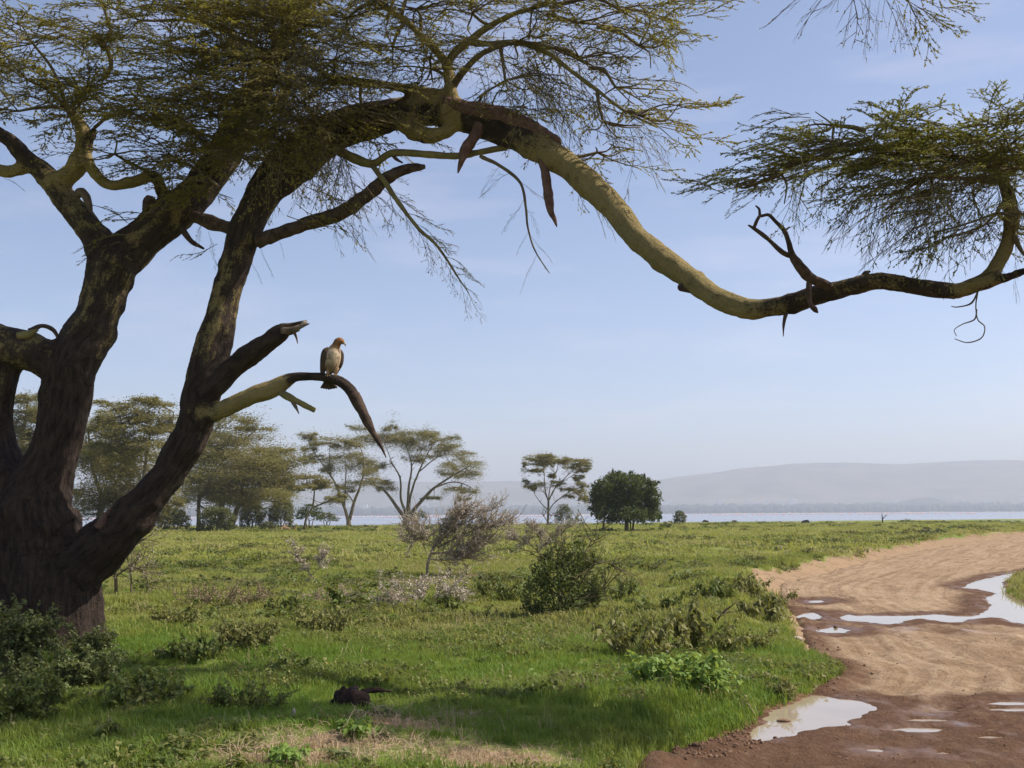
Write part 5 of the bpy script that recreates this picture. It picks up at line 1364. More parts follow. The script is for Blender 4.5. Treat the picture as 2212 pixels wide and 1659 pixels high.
def bushpx(label, x, y, w, h, seed, leafm='far_bush_leaf', name='shrub', dens=1.0, flat=False, stem=None, group=None):
    L = [(x, y - h * .55, w * .36, h * .38), (x - w * .25, y - h * .45, w * .24, h * .32), (x + w * .25, y - h * .5, w * .25, h * .32), (x - w * .1, y - h * .78, w * .24, h * .2), (x + w * .15, y - h * .8, w * .2, h * .18), (x - w * .3, y - h * .22, w * .18, h * .2), (x + w * .32, y - h * .24, w * .18, h * .2)]
    if flat:
        L = [(x + w * dx, y - h * dy, w * .22, h * .14) for dx, dy in ((-.28, .7), (0, .85), (.28, .72), (-.1, .62), (.15, .55), (-.35, .5), (.36, .5))]
    return round_tree(label, (x, y), stem or [[(x, y + 2, w * .06), (x, y - h * .3, w * .05)], [(x - w * .08, y + 1, w * .04), (x - w * .15, y - h * .35, w * .03)], [(x + w * .08, y + 1, w * .04), (x + w * .16, y - h * .35, w * .03)]], L, cD, seed, leafm, name, 'shrub', (.14, .34), (.05, .10), dens * 1.9, group=group)
bushpx('round grey-green bush showing just under the right-hand limb', 375, 1146, 74, 50, 311)
bushpx('spreading grey-green bush right of the straight bole', 468, 1149, 84, 56, 312)
bushpx('hazy tall bush below the dark-trunked acacia', 545, 1142, 62, 66, 313)
bushpx('upright olive bush left of the slender leaning acacia', 607, 1142, 58, 76, 314)
bushpx('dark umbrella-shaped bush behind the slender leaning acacia', 668, 1140, 56, 52, 315, flat=True, leafm='bush_leaf')
bushpx('small flat-topped bush left of the two-stemmed acacia', 706, 1137, 50, 32, 316, flat=True)
bushpx('low grey bush between upright olive bush and hazy bush', 580, 1146, 34, 20, 317)
bushpx('tiny pale shrub just right of the spreading acacia stem', 893, 1132, 24, 26, 318)
bushpx('spiky little dark shrub on the lake edge beside the spreading acacia', 908, 1131, 24, 30, 319, leafm='bush_leaf', flat=True)
bushpx('tiny bare-looking shrub on the shore above the dead thorn bush', 962, 1131, 26, 14, 320, flat=True)
bushpx('small brown open shrub right of the lone slim acacia', 1217, 1132, 42, 44, 321, dens=.6)
bushpx('small brown bush right of the dark rounded tree', 1468, 1133, 30, 30, 322, dens=.9)
bushpx('low dark green clump at the right foot of the dark rounded tree', 1438, 1142, 34, 10, 323, leafm='bush_leaf')

# dead snag on the far meadow
B = gp(1907, 1131); t = empty('dead_snag', B, 'thin forked dead trunk standing far out on the right', 'dead tree')
mb = MB(); pxm = B[1] / F0
for pts in ([(1907, 1132, 3), (1906, 1120, 2.6), (1905, 1108, 1.2)], [(1906, 1122, 2), (1912, 1115, 1.6), (1917, 1112, .8)]):
    P = np.array([[*at(x, y, B[1]), w * .5 * pxm] for x, y, w in pts]); S = spline(P, 4); mb.add(*tube(S[:, :3], S[:, 3], 6))
mb.build('trunk', MAT['darkwood'], t)

# ------------------------------------------------------------------ far animals
def skin_body(name, verts, edges, radii, mat, parent):
    me = bpy.data.meshes.new(name)
    me.from_pydata(verts, edges, []); me.update()
    o = bpy.data.objects.new(name, me); COL.objects.link(o)
    md = o.modifiers.new('s', 'SKIN')
    for i, r in enumerate(radii):
        me.skin_vertices[0].data[i].radius = r if isinstance(r, tuple) else (r, r)
    me.skin_vertices[0].data[0].use_root = True
    o.modifiers.new('u', 'SUBSURF').levels = 1
    dg = bpy.context.evaluated_depsgraph_get()
    m2 = bpy.data.meshes.new_from_object(o.evaluated_get(dg))
    bpy.data.objects.remove(o)
    m2.materials.clear(); m2.materials.append(mat)
    m2.name = name
    return link(name, m2, parent)

def warthog(x, y, face, label, sc=1.0):
    B = gp(x, y)
    t = empty('warthog', B, label, 'warthog', 'dark warthogs grazing by the lake')
    t.rotation_euler.z = face; t.scale = (sc,) * 3
    # x forward
    V = [(0, 0, .52), (-.32, 0, .54), (-.50, 0, .50), (.30, 0, .54), (.52, 0, .46), (.70, 0, .28), (.84, 0, .12),
         (-.42, .13, .30), (-.44, .13, .16), (-.42, .13, .0), (-.42, -.13, .30), (-.44, -.13, .16), (-.42, -.13, .0),
         (.30, .13, .30), (.30, .13, .14), (.31, .13, .0), (.30, -.13, .30), (.30, -.13, .14), (.31, -.13, .0)]
    E = [(0, 1), (1, 2), (0, 3), (3, 4), (4, 5), (5, 6), (2, 7), (7, 8), (8, 9), (2, 10), (10, 11), (11, 12), (3, 13), (13, 14), (14, 15), (3, 16), (16, 17), (17, 18)]
    Rr = [.21, .20, .16, .22, .18, .14, .10, .09, .05, .045, .09, .05, .045, .09, .05, .045, .09, .05, .045]
    skin_body('body', V, E, Rr, MAT['hide'], t)
    mb = MB(); mb.V = []
    S = np.array([(-.62, 0, .56), (-.70, 0, .45), (-.72, 0, .28)])
    V_, F_ = tube(spline(S, 3), .02, 5)
    me = mesh_of('tail', V_, F_, None, MAT['hide']); link('tail', me, t)
    for s in (1, -1):
        V_ = np.array([(.50, s * .10, .60), (.44, s * .16, .74), (.56, s * .15, .62), (.52, s * .09, .66)])
        link('ear', mesh_of('ear', V_, [np.array([[0, 1, 2], [0, 3, 1], [1, 3, 2], [0, 2, 3]])], None, MAT['hide']), t)
        V_, F_ = tube(spline(np.array([(.74, s * .09, .22), (.80, s * .17, .25), (.80, s * .17, .34)]), 3), [.02, .019, .017, .014, .012, .009, .004], 5)
        link('tusk', mesh_of('tusk', V_, F_, None, MAT['stone']), t)
warthog(1523, 1131, R(-10), 'leftmost dark grazing warthog, nearest the small brown bush', 1.0)
warthog(1586, 1131, R(15), 'middle one of three dark warthogs on the far meadow', .95)
warthog(1742, 1132, R(160), 'warthog grazing apart from the other two, farthest right', 1.0)

def antelope(x, y, face, label):
    B = gp(x, y)
    t = empty('antelope', B, label, 'antelope', 'tawny antelopes resting under the trees')
    t.rotation_euler.z = face
    V = [(0, 0, .22), (-.3, 0, .24), (.28, 0, .28), (.42, 0, .50), (.48, 0, .72), (.62, 0, .68), (-.28, .16, .08), (-.05, .18, .05), (.3, .12, .08), (.05, .16, .04)]
    E = [(0, 1), (0, 2), (2, 3), (3, 4), (4, 5), (1, 6), (6, 7), (2, 8), (8, 9)]
    skin_body('body', V, E, [.2, .17, .17, .09, .09, .05, .08, .04, .06, .03], MAT['tan_hide'], t)
    for s in (1, -1):
        V_, F_ = tube(spline(np.array([(.46, s * .05, .78), (.38, s * .14, .86), (.34, s * .2, .88)]), 2), [.03, .045, .04, .025, .006], 5)
        link('ear', mesh_of('ear', V_, F_, None, MAT['tan_hide']), t)
antelope(611, 1146, R(20), 'leftmost tawny antelope lying under the upright olive bush')
antelope(620, 1147, R(170), 'middle tawny antelope of the three lying by the trees')
antelope(633, 1146, R(-30), 'tawny antelope lying nearest the slender leaning acacia')
#@@SHRUBS
# ------------------------------------------------------------------ shrubs, herbs and dead wood of the meadow
def rot_about(v, axis, a):
    axis = unit(axis)
    return v * math.cos(a) + np.cross(axis, v) * math.sin(a) + axis * (axis @ v) * (1 - math.cos(a))

def grow(rg, p, d, L, r, lvl, P, out):
    n = 4
    pts = [p]; d = unit(d)
    for i in range(n):
        d = unit(d + rg.normal(0, P['wob'], 3) + np.array(P['pull']) * .12)
        pts.append(pts[-1] + d * L / n)
    pts = np.array(pts)
    out.append((pts, r, lvl))
    if lvl < P['lv']:
        for k in range(P['kids'][lvl]):
            t = rg.uniform(.25, 1.0); i = min(int(t * n), n - 1)
            q = pts[i] + (pts[i + 1] - pts[i]) * (t * n - i)
            ax = unit(np.cross(d, rg.normal(0, 1, 3)))
            dd = rot_about(d, ax, rg.uniform(*P['ang']))
            grow(rg, q, dd, L * rg.uniform(*P['ratio']), r * .55, lvl + 1, P, out)

def leafset(pts, rg, n, ln, wd, droop=0.0, t0=.1):
    t = rg.uniform(t0, 1, n) * (len(pts) - 1); i = np.minimum(t.astype(int), len(pts) - 2); f = (t - i)[:, None]
    C = pts[i] * (1 - f) + pts[i + 1] * f
    a = unit(rg.normal(0, 1, (n, 3)) * (1, 1, .6) + (0, 0, .15 - droop))
    b = unit(np.cross(a, unit(rg.normal(0, .6, (n, 3)) + (0, 0, 1))))
    nrm = np.cross(b, a)
    l = rg.uniform(*ln, n)[:, None]; w = l * rg.uniform(*wd, n)[:, None]
    tip = C + a * l + np.array([0, 0, -1]) * l * (.25 + droop * .5)
    mid = C + a * l * .5 - nrm * w * .15
    V = np.stack([C, C + a * l * .45 + b * w + (0, 0, .1) * w, tip, C + a * l * .45 - b * w + (0, 0, .1) * w, mid], 1).reshape(-1, 3)
    k = np.arange(n)[:, None] * 5
    T = np.concatenate([k + [0, 1, 4], k + [1, 2, 4], k + [2, 3, 4], k + [3, 0, 4]])
    return V, [T], np.repeat(rg.random(n), 5)

def plant(name, label, cat, x, y, w, h, seed, style, leafm, stemm='stem', stems=None, n=7, lean=(0, 0), leaf=(.03, .06), wd=(.2, .32), per=8, kids=(4, 3, 0), lv=2, droop=0., spread=.7, group=None, wob=.12, ang=(.4, 1.0), base_spread=.2, d_fix=None):
    rg = np.random.default_rng(seed)
    B = gp(x, y)
    if d_fix: B = at(x, y, d_fix); B[2] = zat(B[0], B[1])
    pxm = B[1] / F0
    W_, H_ = w * pxm, h * pxm
    t = empty(name, B, label, cat, group)
    st, lf = MB(), MB()
    out = []
    P = dict(wob=wob, pull=(lean[0], 0, .35 - droop * .6 + lean[1]), lv=lv, kids=kids, ang=ang, ratio=(.35, .65))
    if stems:
        for pts in stems:
            S = spline(np.array([[*at(a, b, B[1] + rg.uniform(-.1, .1)), q * .5 * pxm] for a, b, q in pts]), 4)
            if abs(pts[0][1] - y) < 12: S[0, 2] -= .08
            st.add(*tube(S[:, :3], np.maximum(S[:, 3], .004), 6))
            m = len(S)
            for k in range(n):
                i = rg.integers(m // 3, m); d0 = unit(S[min(i + 1, m - 1), :3] - S[max(i - 1, 0), :3])
                dd = unit(d0 * .6 + rg.normal(0, .55, 3) * (1, 1, .8) + np.array([lean[0], 0, lean[1]]))
                grow(rg, S[i, :3], dd, H_ * rg.uniform(.2, .42), .010, 1, P, out)
    else:
        for k in range(n):
            a = rg.uniform(0, 6.28); rr = math.sqrt(rg.random())
            p = B + np.array([math.cos(a) * rr * W_ * base_spread, math.sin(a) * rr * W_ * base_spread, 0]); p[2] = zat(p[0], p[1]) - .03
            d = unit(np.array([math.cos(a) * rr * spread * W_ / max(H_, .1) + lean[0], math.sin(a) * rr * spread * W_ / max(H_, .1) * .9, 1.0 + lean[1]]))
            L = math.hypot(H_, W_ * .35 * rr) * rg.uniform(.55, .95)
            grow(rg, p, d, L, max(.004, H_ * .012), 0, P, out)
    for pts, r, l in out:
        st.add(*tube(pts, np.linspace(max(r, B[1] * .00022), max(r * .45, B[1] * .00016), len(pts)), 4 if l < 2 else 3, cap=False))
        if style == 'leaf' and (l >= lv - 1 or lv < 2):
            lf.add(*leafset(pts, rg, per, leaf, wd, droop))
        elif style == 'thorn' and l >= 1:
            lf.add(*leafset(pts, rg, per, leaf, wd, 0))
    st.build('stems', MAT[stemm], t)['kind'] = 'stuff'
    if lf.V:
        o = lf.build('foliage' if style == 'leaf' else 'thorns', MAT[leafm], t); o['kind'] = 'stuff'
    return t

th = dict(style='thorn', leafm='thorn', stemm='thorn_twig', leaf=(.04, .09), wd=(.08, .15))
plant('thorn_shrub', 'tall pale dead thorn shrub leaning right in mid meadow', 'shrub', 922, 1246, 190, 140, 401, stems=[[(922, 1248, 6.5), (926, 1208, 6.5), (948, 1172, 5), (990, 1138, 3.5), (1050, 1106, 1.5)], [(930, 1195, 3.5), (955, 1150, 2.5), (985, 1118, 1)], [(945, 1183, 6), (990, 1160, 4), (1040, 1140, 3), (1085, 1135, 1.5)], [(935, 1196, 5), (985, 1190, 4), (1045, 1175, 2)], [(928, 1208, 4), (960, 1210, 3), (1010, 1205, 1.5)], [(950, 1180, 3), (915, 1165, 2), (890, 1158, 1)]],
      n=44, lean=(.22, .25), per=11, kids=(4, 7, 0), lv=2, **th)
plant('thorn_shrub', 'low sprawling pale dead thorn shrub below the leaning one', 'shrub', 915, 1303, 185, 66, 402, n=26, per=5, kids=(5, 4, 0), lv=2, base_spread=.32, spread=.9, **th)
plant('thorn_shrub', 'pale thorn shrub behind the dark green bush', 'shrub', 1160, 1200, 150, 75, 403, stems=[[(1160, 1202, 5), (1172, 1180, 4), (1205, 1155, 3), (1245, 1128, 1.5)], [(1165, 1192, 3), (1140, 1175, 2), (1105, 1165, 1)], [(1168, 1186, 3), (1170, 1165, 2), (1150, 1145, 1)]], n=36, lean=(.15, .2), per=9, kids=(4, 6, 0), **th)
plant('thorn_shrub', 'single pale thorn stem leaning left with whitish tips', 'shrub', 693, 1268, 90, 80, 404, stems=[[(693, 1270, 3), (672, 1243, 2.5), (655, 1218, 2), (636, 1188, 1)], [(672, 1243, 2), (690, 1225, 1.5), (700, 1205, 1)]], n=16, lean=(-.2, .3), per=14, kids=(4, 3, 0), **th)
plant('thorn_sapling', 'small thorn sapling with dark stems beside the big trunk', 'shrub', 251, 1287, 110, 150, 405, stems=[[(251, 1290, 8), (250, 1250, 7), (247, 1212, 6), (256, 1170, 3)], [(251, 1245, 4), (275, 1228, 4), (300, 1228, 4), (318, 1250, 3), (316, 1288, 3)], [(284, 1288, 4), (283, 1250, 4), (275, 1200, 2)], [(250, 1215, 4), (280, 1185, 2), (320, 1160, 1)]], n=18, lean=(.1, .1), per=10, kids=(4, 4, 0), style='thorn', leafm='thorn', stemm='stem', leaf=(.02, .045), wd=(.10, .2))
plant('dry_shrub', 'brown withered low shrub right of the sapling', 'shrub', 478, 1308, 150, 46, 406, n=34, per=5, kids=(5, 4, 0), base_spread=.4, spread=.8, style='thorn', leafm='dry', stemm='stem', leaf=(.03, .06), wd=(.08, .16))
plant('dry_shrub', 'faded grey twiggy shrub at the foot of the pale thorn stem', 'shrub', 712, 1296, 110, 28, 407, n=22, per=5, kids=(4, 3, 0), base_spread=.4, spread=.8, style='thorn', leafm='dry', stemm='thorn_twig', leaf=(.02, .05), wd=(.08, .16))
plant('dry_shrub', 'fallen pale twigs lying in grass beside the trunk base', 'shrub', 300, 1316, 110, 18, 408, n=16, per=3, kids=(3, 2, 0), base_spread=.4, spread=1.2, lean=(.6, -.5), style='thorn', leafm='thorn', stemm='thorn_twig', leaf=(.02, .05), wd=(.08, .16))

gb = plant('thorn_bush', 'dark green rounded thorn bush in mid meadow with arching shoots', 'bush', 1208, 1332, 130, 170, 412, style='leaf', leafm='bush_mid', stems=[[(1212, 1332, 4), (1235, 1250, 3), (1262, 1195, 2), (1293, 1145, 1)], [(1220, 1325, 4), (1270, 1235, 3), (1300, 1215, 2), (1325, 1222, 1)], [(1215, 1330, 4), (1212, 1230, 3), (1213, 1172, 1)], [(1220, 1330, 4), (1280, 1290, 3), (1312, 1270, 1)], [(1205, 1332, 4), (1180, 1240, 3), (1172, 1185, 1)]], n=12, leaf=(.02, .045), wd=(.2, .34), per=10, kids=(3, 2, 0))
round_tree(None, (1208, 1332), [[(1205, 1334, 4), (1208, 1290, 3)], [(1215, 1334, 4), (1230, 1290, 3)]], [(1162, 1288, 34, 40), (1195, 1246, 40, 40), (1232, 1215, 38, 36), (1262, 1250, 38, 38), (1215, 1285, 46, 40), (1270, 1296, 34, 32), (1165, 1240, 26, 26), (1245, 1185, 22, 22), (1290, 1275, 20, 22), (1150, 1312, 22, 20), (1205, 1205, 26, 24), (1225, 1318, 40, 18), (1272, 1205, 20, 22), (1185, 1208, 18, 18)],
           cD, 411, 'bush_mid', 'thorn_bush', 'bush', (.035, .075), (.012, .024), 5.0, 'stem', into=gb)

hb = dict(style='leaf', stemm='stem', lv=1, kids=(4, 0, 0), base_spread=.32, spread=.6)
def herb(label, x, y, w, h, seed, leafm='herb', n=12, leaf=(.06, .11), per=9, droop=.35, wd=(.22, .34), name='leafy_herb', **kw):
    q = dict(hb); q.update(kw)
    return plant(name, label, 'plant', x, y, w, h, seed, leafm=leafm, n=n, leaf=leaf, wd=wd, per=per, droop=droop, **q)
herb('leafy olive herb just left of the dark green bush', 1078, 1296, 85, 55, 421, 'herb', 16, (.05, .09))
herb('large broad-leaved olive plant with drooping leaves near the road', 1390, 1412, 165, 100, 422, 'herb_olive', 24, (.045, .12), 10, .45, spread=.8)
herb('bright green leafy weed in front of the broad-leaved plant', 1472, 1482, 165, 70, 423, 'herb_bright', 38, (.05, .085), 12, .15, (.3, .42))
herb('tall leafy stem at the right end of the broad-leaved plant', 1495, 1400, 60, 90, 424, 'herb_olive', 9, (.08, .14), 10, .6)
herb('low leafy plant on the bank above the road bend', 1625, 1290, 85, 48, 425, 'herb_olive', 16, (.07, .12), 9, .5)
herb('drooping dark leafy plant hanging over the road edge', 1648, 1338, 62, 50, 426, 'herb_olive', 12, (.08, .13), 10, .7)
herb('leafy plant between bank plant and broad-leaved plant', 1545, 1296, 90, 45, 427, 'herb', 16, (.06, .11), 9, .4)
herb('small upright leafy plant right of the dark green bush', 1352, 1295, 46, 52, 428, 'herb', 8, (.06, .10), 9, .4)
herb('sparse yellowish herb spreading near the muddy road edge', 1590, 1400, 130, 55, 429, 'herb_olive', 20, (.05, .09), 8, .3)
herb('leafy olive herb on the bank above the small left puddle', 1680, 1312, 36, 40, 430, 'herb_olive', 8, (.07, .11), 9, .6)
herb('round leafy herb left of centre in the sunlit grass', 695, 1368, 90, 58, 431, 'herb_olive', 18, (.05, .09), 9, .35)
herb('bushy olive herb in the grass right of the big trunk', 520, 1402, 125, 75, 432, 'herb_olive', 28, (.045, .08), 10, .3)
herb('ragged olive herb between trunk and the bushy herb', 385, 1352, 90, 50, 433, 'herb_olive', 18, (.045, .08), 9, .3)
herb('low leafy herb below the ragged olive herb', 420, 1425, 90, 55, 434, 'herb', 18, (.05, .08), 9, .3)
herb('single leafy stem standing behind the round leafy herb', 724, 1312, 22, 46, 435, 'herb', 5, (.07, .11), 9, .5)
herb('small leafy tuft in front of the low dead thorn shrub', 960, 1312, 70, 28, 436, 'herb', 12, (.05, .09), 8, .3)
herb('low shaded herb in the dark grass at lower left', 300, 1520, 130, 75, 437, 'herb', 26, (.05, .08), 9, .3)
herb('feathery shaded herb left of the dark log', 530, 1540, 120, 75, 438, 'herb', 24, (.035, .06), 10, .1)
herb('bright broad-leaved weed beside the dark log', 775, 1585, 80, 36, 439, 'herb_bright', 16, (.05, .09), 7, .1, (.3, .42))
herb('dark green weed at the left edge of the dry mound', 620, 1648, 60, 45, 440, 'herb_bright', 12, (.05, .09), 8, .2)
herb('pale rosette weed on the dry mound', 742, 1642, 50, 18, 441, 'pale_leaf', 9, (.05, .08), 6, .1, (.35, .45))
herb('small pale-leaved seedling in the middle of the foreground grass', 1180, 1472, 60, 24, 442, 'herb_bright', 11, (.045, .07), 7, .2)
herb('tiny shaded weed right of the dry mound', 1160, 1500, 60, 34, 443, 'herb', 12, (.05, .08), 8, .2)
herb('sedge tuft at the grassy rim of the big puddle', 1690, 1508, 50, 48, 444, 'herb_olive', 14, (.07, .13), 8, .1, (.06, .1))
herb('dark little herb in the grass at far lower left', 232, 1600, 36, 44, 445, 'herb', 7, (.04, .07), 8, .3)
herb('low herb on the meadow below the dead thorn shrub', 1040, 1335, 60, 26, 446, 'herb', 10, (.05, .08), 8, .3)
herb('leafy sprig left of the pale thorn stem', 610, 1318, 60, 36, 447, 'herb', 10, (.05, .09), 8, .3)
herb('pair of leafy stems behind the broad-leaved plant', 1425, 1320, 90, 38, 448, 'herb', 14, (.06, .1), 8, .4)
herb('low leafy patch in shade below the bushy herb', 640, 1452, 90, 40, 449, 'herb', 16, (.05, .08), 9, .3)
bl = dict(style='leaf', leafm='pale_leaf', leaf=(.035, .065), wd=(.3, .42), per=12, kids=(6, 4, 0), base_spread=.3, spread=.55)
plant('leafy_bush', 'pale-leaved bush at the left frame edge in front of the trunk', 'bush', 5, 1470, 125, 145, 461, n=22, **bl)
plant('leafy_bush', 'shadowy small-leaved bush at the foot of the trunk', 'bush', 135, 1492, 185, 72, 462, n=28, style='leaf', leafm='pale_leaf', leaf=(.03, .05), wd=(.25, .4), per=12, kids=(6, 4, 0), base_spread=.34, spread=.55)
plant('leafy_bush', 'grey-green twiggy growth against the right side of the trunk base', 'bush', 200, 1420, 90, 58, 463, n=16, style='leaf', leafm='pale_leaf', leaf=(.025, .05), wd=(.22, .36), per=9, kids=(5, 4, 0), base_spread=.34, spread=.55)
plant('leafy_bush', 'low shady bush at the bottom left below the pale-leaved bush', 'bush', 20, 1560, 170, 80, 464, n=22, style='leaf', leafm='herb', leaf=(.03, .055), wd=(.25, .4), per=11, kids=(6, 3, 0), base_spread=.34, spread=.55)

# dark rotten log in the shade
def wood(name, label, cat, parts, mat, seed, px):
    B = gp(*px); t = empty(name, B, label, cat)
    for nm, pts in parts:
        P = np.array([[*(at(a, b, B[1] + dy)), w * .5 * B[1] / F0] for a, b, w, dy in pts]); S = spline(P, 5)
        mb = MB(); mb.add(*rough_tube(S[:, :3], S[:, 3], 12, .55, seed)); mb.build(nm, MAT[mat], t); seed += 1
    return t
wood('dead_log', 'dark rotten log with a bare limb lying in the shaded grass', 'log', [('log', [(722, 1530, 26, .1), (738, 1512, 46, .05), (755, 1512, 50, 0), (775, 1522, 44, -.05), (788, 1532, 20, -.1)]), ('knot', [(745, 1502, 24, 0), (742, 1490, 14, 0), (741, 1482, 4, 0)]), ('limb', [(755, 1505, 18, .1), (790, 1492, 13, .2), (815, 1491, 10, .25), (845, 1493, 5, .3)])], 'rotten', 700, (755, 1532))
wood('stump', 'small pale weathered stump in the shaded grass', 'stump', [('stump', [(628, 1560, 9, 0), (632, 1548, 11, 0), (636, 1538, 10, 0), (634, 1530, 5, 0)])], 'stone', 720, (630, 1560))
wood('dead_stick', 'bent pale stick poking up from sunlit grass in the middle', 'stick', [('stick', [(741, 1322, 2.5, 0), (741, 1309, 2.5, 0), (748, 1301, 2, 0), (757, 1298, 1, 0)])], 'stone', 730, (741, 1320))
wood('dead_stick', 'dark slanting branch rising behind the broad-leaved plant', 'stick', [('stick', [(1542, 1352, 5, 0), (1560, 1325, 4, 0), (1592, 1300, 2, 0)]), ('side_twig', [(1560, 1325, 3, 0), (1572, 1322, 2, .1), (1590, 1322, 1, .1)])], 'darkwood', 740, (1540, 1352))
wood('dead_stick', 'thin curved twig standing on the dry mound', 'stick', [('stick', [(772, 1568, 3, 0), (768, 1552, 2.5, 0), (775, 1535, 1, 0)])], 'stone', 750, (772, 1568))
wood('dead_stick', 'short upright twig at the left end of the dry mound', 'stick', [('stick', [(690, 1610, 2.5, 0), (685, 1592, 2, 0), (676, 1575, 1, 0)])], 'stone', 755, (690, 1610))

def stone(label, x, y, w, h, seed, mat='stone', name='stone', cat='stone', onroad=False):
    rg = np.random.default_rng(seed)
    B = gnd_flat(x, y, ZR) if onroad else gp(x, y)
    pxm = B[1] / F0
    t = empty(name, B, label, cat)
    n, m = 12, 7
    V = []
    for i in range(m):
        ph = math.pi * i / (m - 1)
        for j in range(n):
            a = 2 * math.pi * j / n
            V.append([math.sin(ph) * math.cos(a), math.sin(ph) * math.sin(a), math.cos(ph)])
    V = np.array(V)
    V = V * (1 + .35 * fbm(V * 1.6 + seed, seed, 3))[:, None]
    V = V * (w * .5 * pxm, w * .4 * pxm, h * .6 * pxm) + (0, 0, h * .3 * pxm)
    i = np.arange(m - 1)[:, None] * n; j = np.arange(n)[None]; k = (j + 1) % n
    Q = np.stack([i + j, i + n + j, i + n + k, i + k], -1).reshape(-1, 4)
    mb = MB(); mb.add(V + B, [Q]); mb.build('rock', MAT[mat], t)
stone('pale rounded stone on the grass edge above the oval puddle', 1722, 1383, 22, 9, 801)
stone('low weathered termite mound far out in the meadow', 1683, 1190, 18, 13, 802, 'tanmound', name='termite_mound', cat='mound')
stone('brown rock half hidden beside the bank plant', 1506, 1290, 24, 13, 803, 'clod')
stone('little stone on wet mud near the bottom edge', 1830, 1642, 14, 5, 804, 'clod', onroad=True)
stone('pebble left of the little stone in the mud', 1812, 1637, 9, 4, 805, 'clod', onroad=True)
stone('dark clod standing in the oval puddle', 1805, 1356, 9, 5, 806, 'clod', onroad=True)
stone('flat brown mud lump in the water of the big puddle', 1692, 1558, 30, 5, 807, 'clod', onroad=True)

# ------------------------------------------------------------------ ground cover: nobody could count it
def scatter(name, pts, protos, rotz, scl, idx, label, cat, tilt=.15, seed=0):
    rg = np.random.default_rng(seed)
    n = len(pts)
    me = bpy.data.meshes.new(name); me.vertices.add(n)
    me.vertices.foreach_set('co', np.asarray(pts, np.float32).ravel())
    a = me.attributes.new('rot', 'FLOAT_VECTOR', 'POINT'); a.data.foreach_set('vector', np.c_[rg.normal(0, tilt, n), rg.normal(0, tilt, n), rotz].astype(np.float32).ravel())
    a = me.attributes.new('scl', 'FLOAT_VECTOR', 'POINT'); a.data.foreach_set('vector', np.asarray(scl, np.float32).ravel())
    a = me.attributes.new('pick', 'INT', 'POINT'); a.data.foreach_set('value', np.asarray(idx, np.int32))
    o = link(name, me)
    ng = bpy.data.node_groups.new(name, 'GeometryNodeTree')
    ng.interface.new_socket('Geometry', in_out='INPUT', socket_type='NodeSocketGeometry')
    ng.interface.new_socket('Geometry', in_out='OUTPUT', socket_type='NodeSocketGeometry')
    gi, go = ng.nodes.new('NodeGroupInput'), ng.nodes.new('NodeGroupOutput')
    jn = ng.nodes.new('GeometryNodeJoinGeometry')
    for p in protos:
        oi = ng.nodes.new('GeometryNodeObjectInfo'); oi.inputs['Object'].default_value = p; oi.inputs['As Instance'].default_value = True
        ng.links.new(oi.outputs['Geometry'], jn.inputs[0])
    ip = ng.nodes.new('GeometryNodeInstanceOnPoints')
    ng.links.new(gi.outputs[0], ip.inputs['Points']); ng.links.new(jn.outputs[0], ip.inputs['Instance'])
    ip.inputs['Pick Instance'].default_value = True
    for nm, ty, sk in (('rot', 'FLOAT_VECTOR', 'Rotation'), ('scl', 'FLOAT_VECTOR', 'Scale'), ('pick', 'INT', 'Instance Index')):
        na = ng.nodes.new('GeometryNodeInputNamedAttribute'); na.data_type = ty; na.inputs['Name'].default_value = nm
        ng.links.new([s_ for s_ in na.outputs if s_.enabled and s_.name == 'Attribute'][0], ip.inputs[sk])
    ng.links.new(ip.outputs[0], go.inputs[0])
    md = o.modifiers.new('scatter', 'NODES'); md.node_group = ng
    tag(o, label, cat, kind='stuff')
    return o

def blade_tuft(name, n, h, r, w, mat, seed, bend=.5):
    rg = np.random.default_rng(seed)
    mb = MB()
    for k in range(n):
        a = rg.uniform(0, 6.28); rr = r * math.sqrt(rg.random())
        p = np.array([math.cos(a) * rr, math.sin(a) * rr, -.02])
        b = rg.uniform(0, 6.28); l = h * rg.uniform(.5, 1.1); bn = bend * rg.uniform(.2, 1.3)
        d = np.array([math.cos(b), math.sin(b), 0]); s = np.array([-d[1], d[0], 0]) * w * rg.uniform(.7, 1.3)
        p1 = p + d * l * bn * .25 + (0, 0, l * .6); p2 = p + d * l * bn + (0, 0, l * max(.35, 1 - .4 * bn))
        mb.add([p - s, p + s, p1 + s * .7, p1 - s * .7, p2], [np.array([[0, 1, 2, 3]]), np.array([[3, 2, 4]])], rg.random())
    V = np.concatenate(mb.V)
    me = mesh_of(name, V, [np.concatenate(f) for f in mb.F.values()], {'tone': np.concatenate(mb.A)}, mat)
    return bpy.data.objects.new(name, me)

def leaf_tuft(name, n, h, r, mat, seed, leaf=(.03, .06), wd=(.25, .4)):
    rg = np.random.default_rng(seed); mb = MB()
    for k in range(n):
        a = rg.uniform(0, 6.28); rr = r * math.sqrt(rg.random())
        b = np.array([math.cos(a) * rr * .5, math.sin(a) * rr * .5, -.02]); e_ = np.array([math.cos(a) * rr, math.sin(a) * rr, h * rg.uniform(.4, 1.05) * (1.1 - .4 * (rr / r) ** 2)])
        pts = spline(np.array([b, (b + e_) / 2 + (0, 0, h * .12), e_]), 2)
        mb.add(*leafset(pts, rg, 6, leaf, wd, .1, .25))
    me = mesh_of(name, np.concatenate(mb.V), [np.concatenate(f) for f in mb.F.values()], {'tone': np.concatenate(mb.A)}, mat)
    return bpy.data.objects.new(name, me)

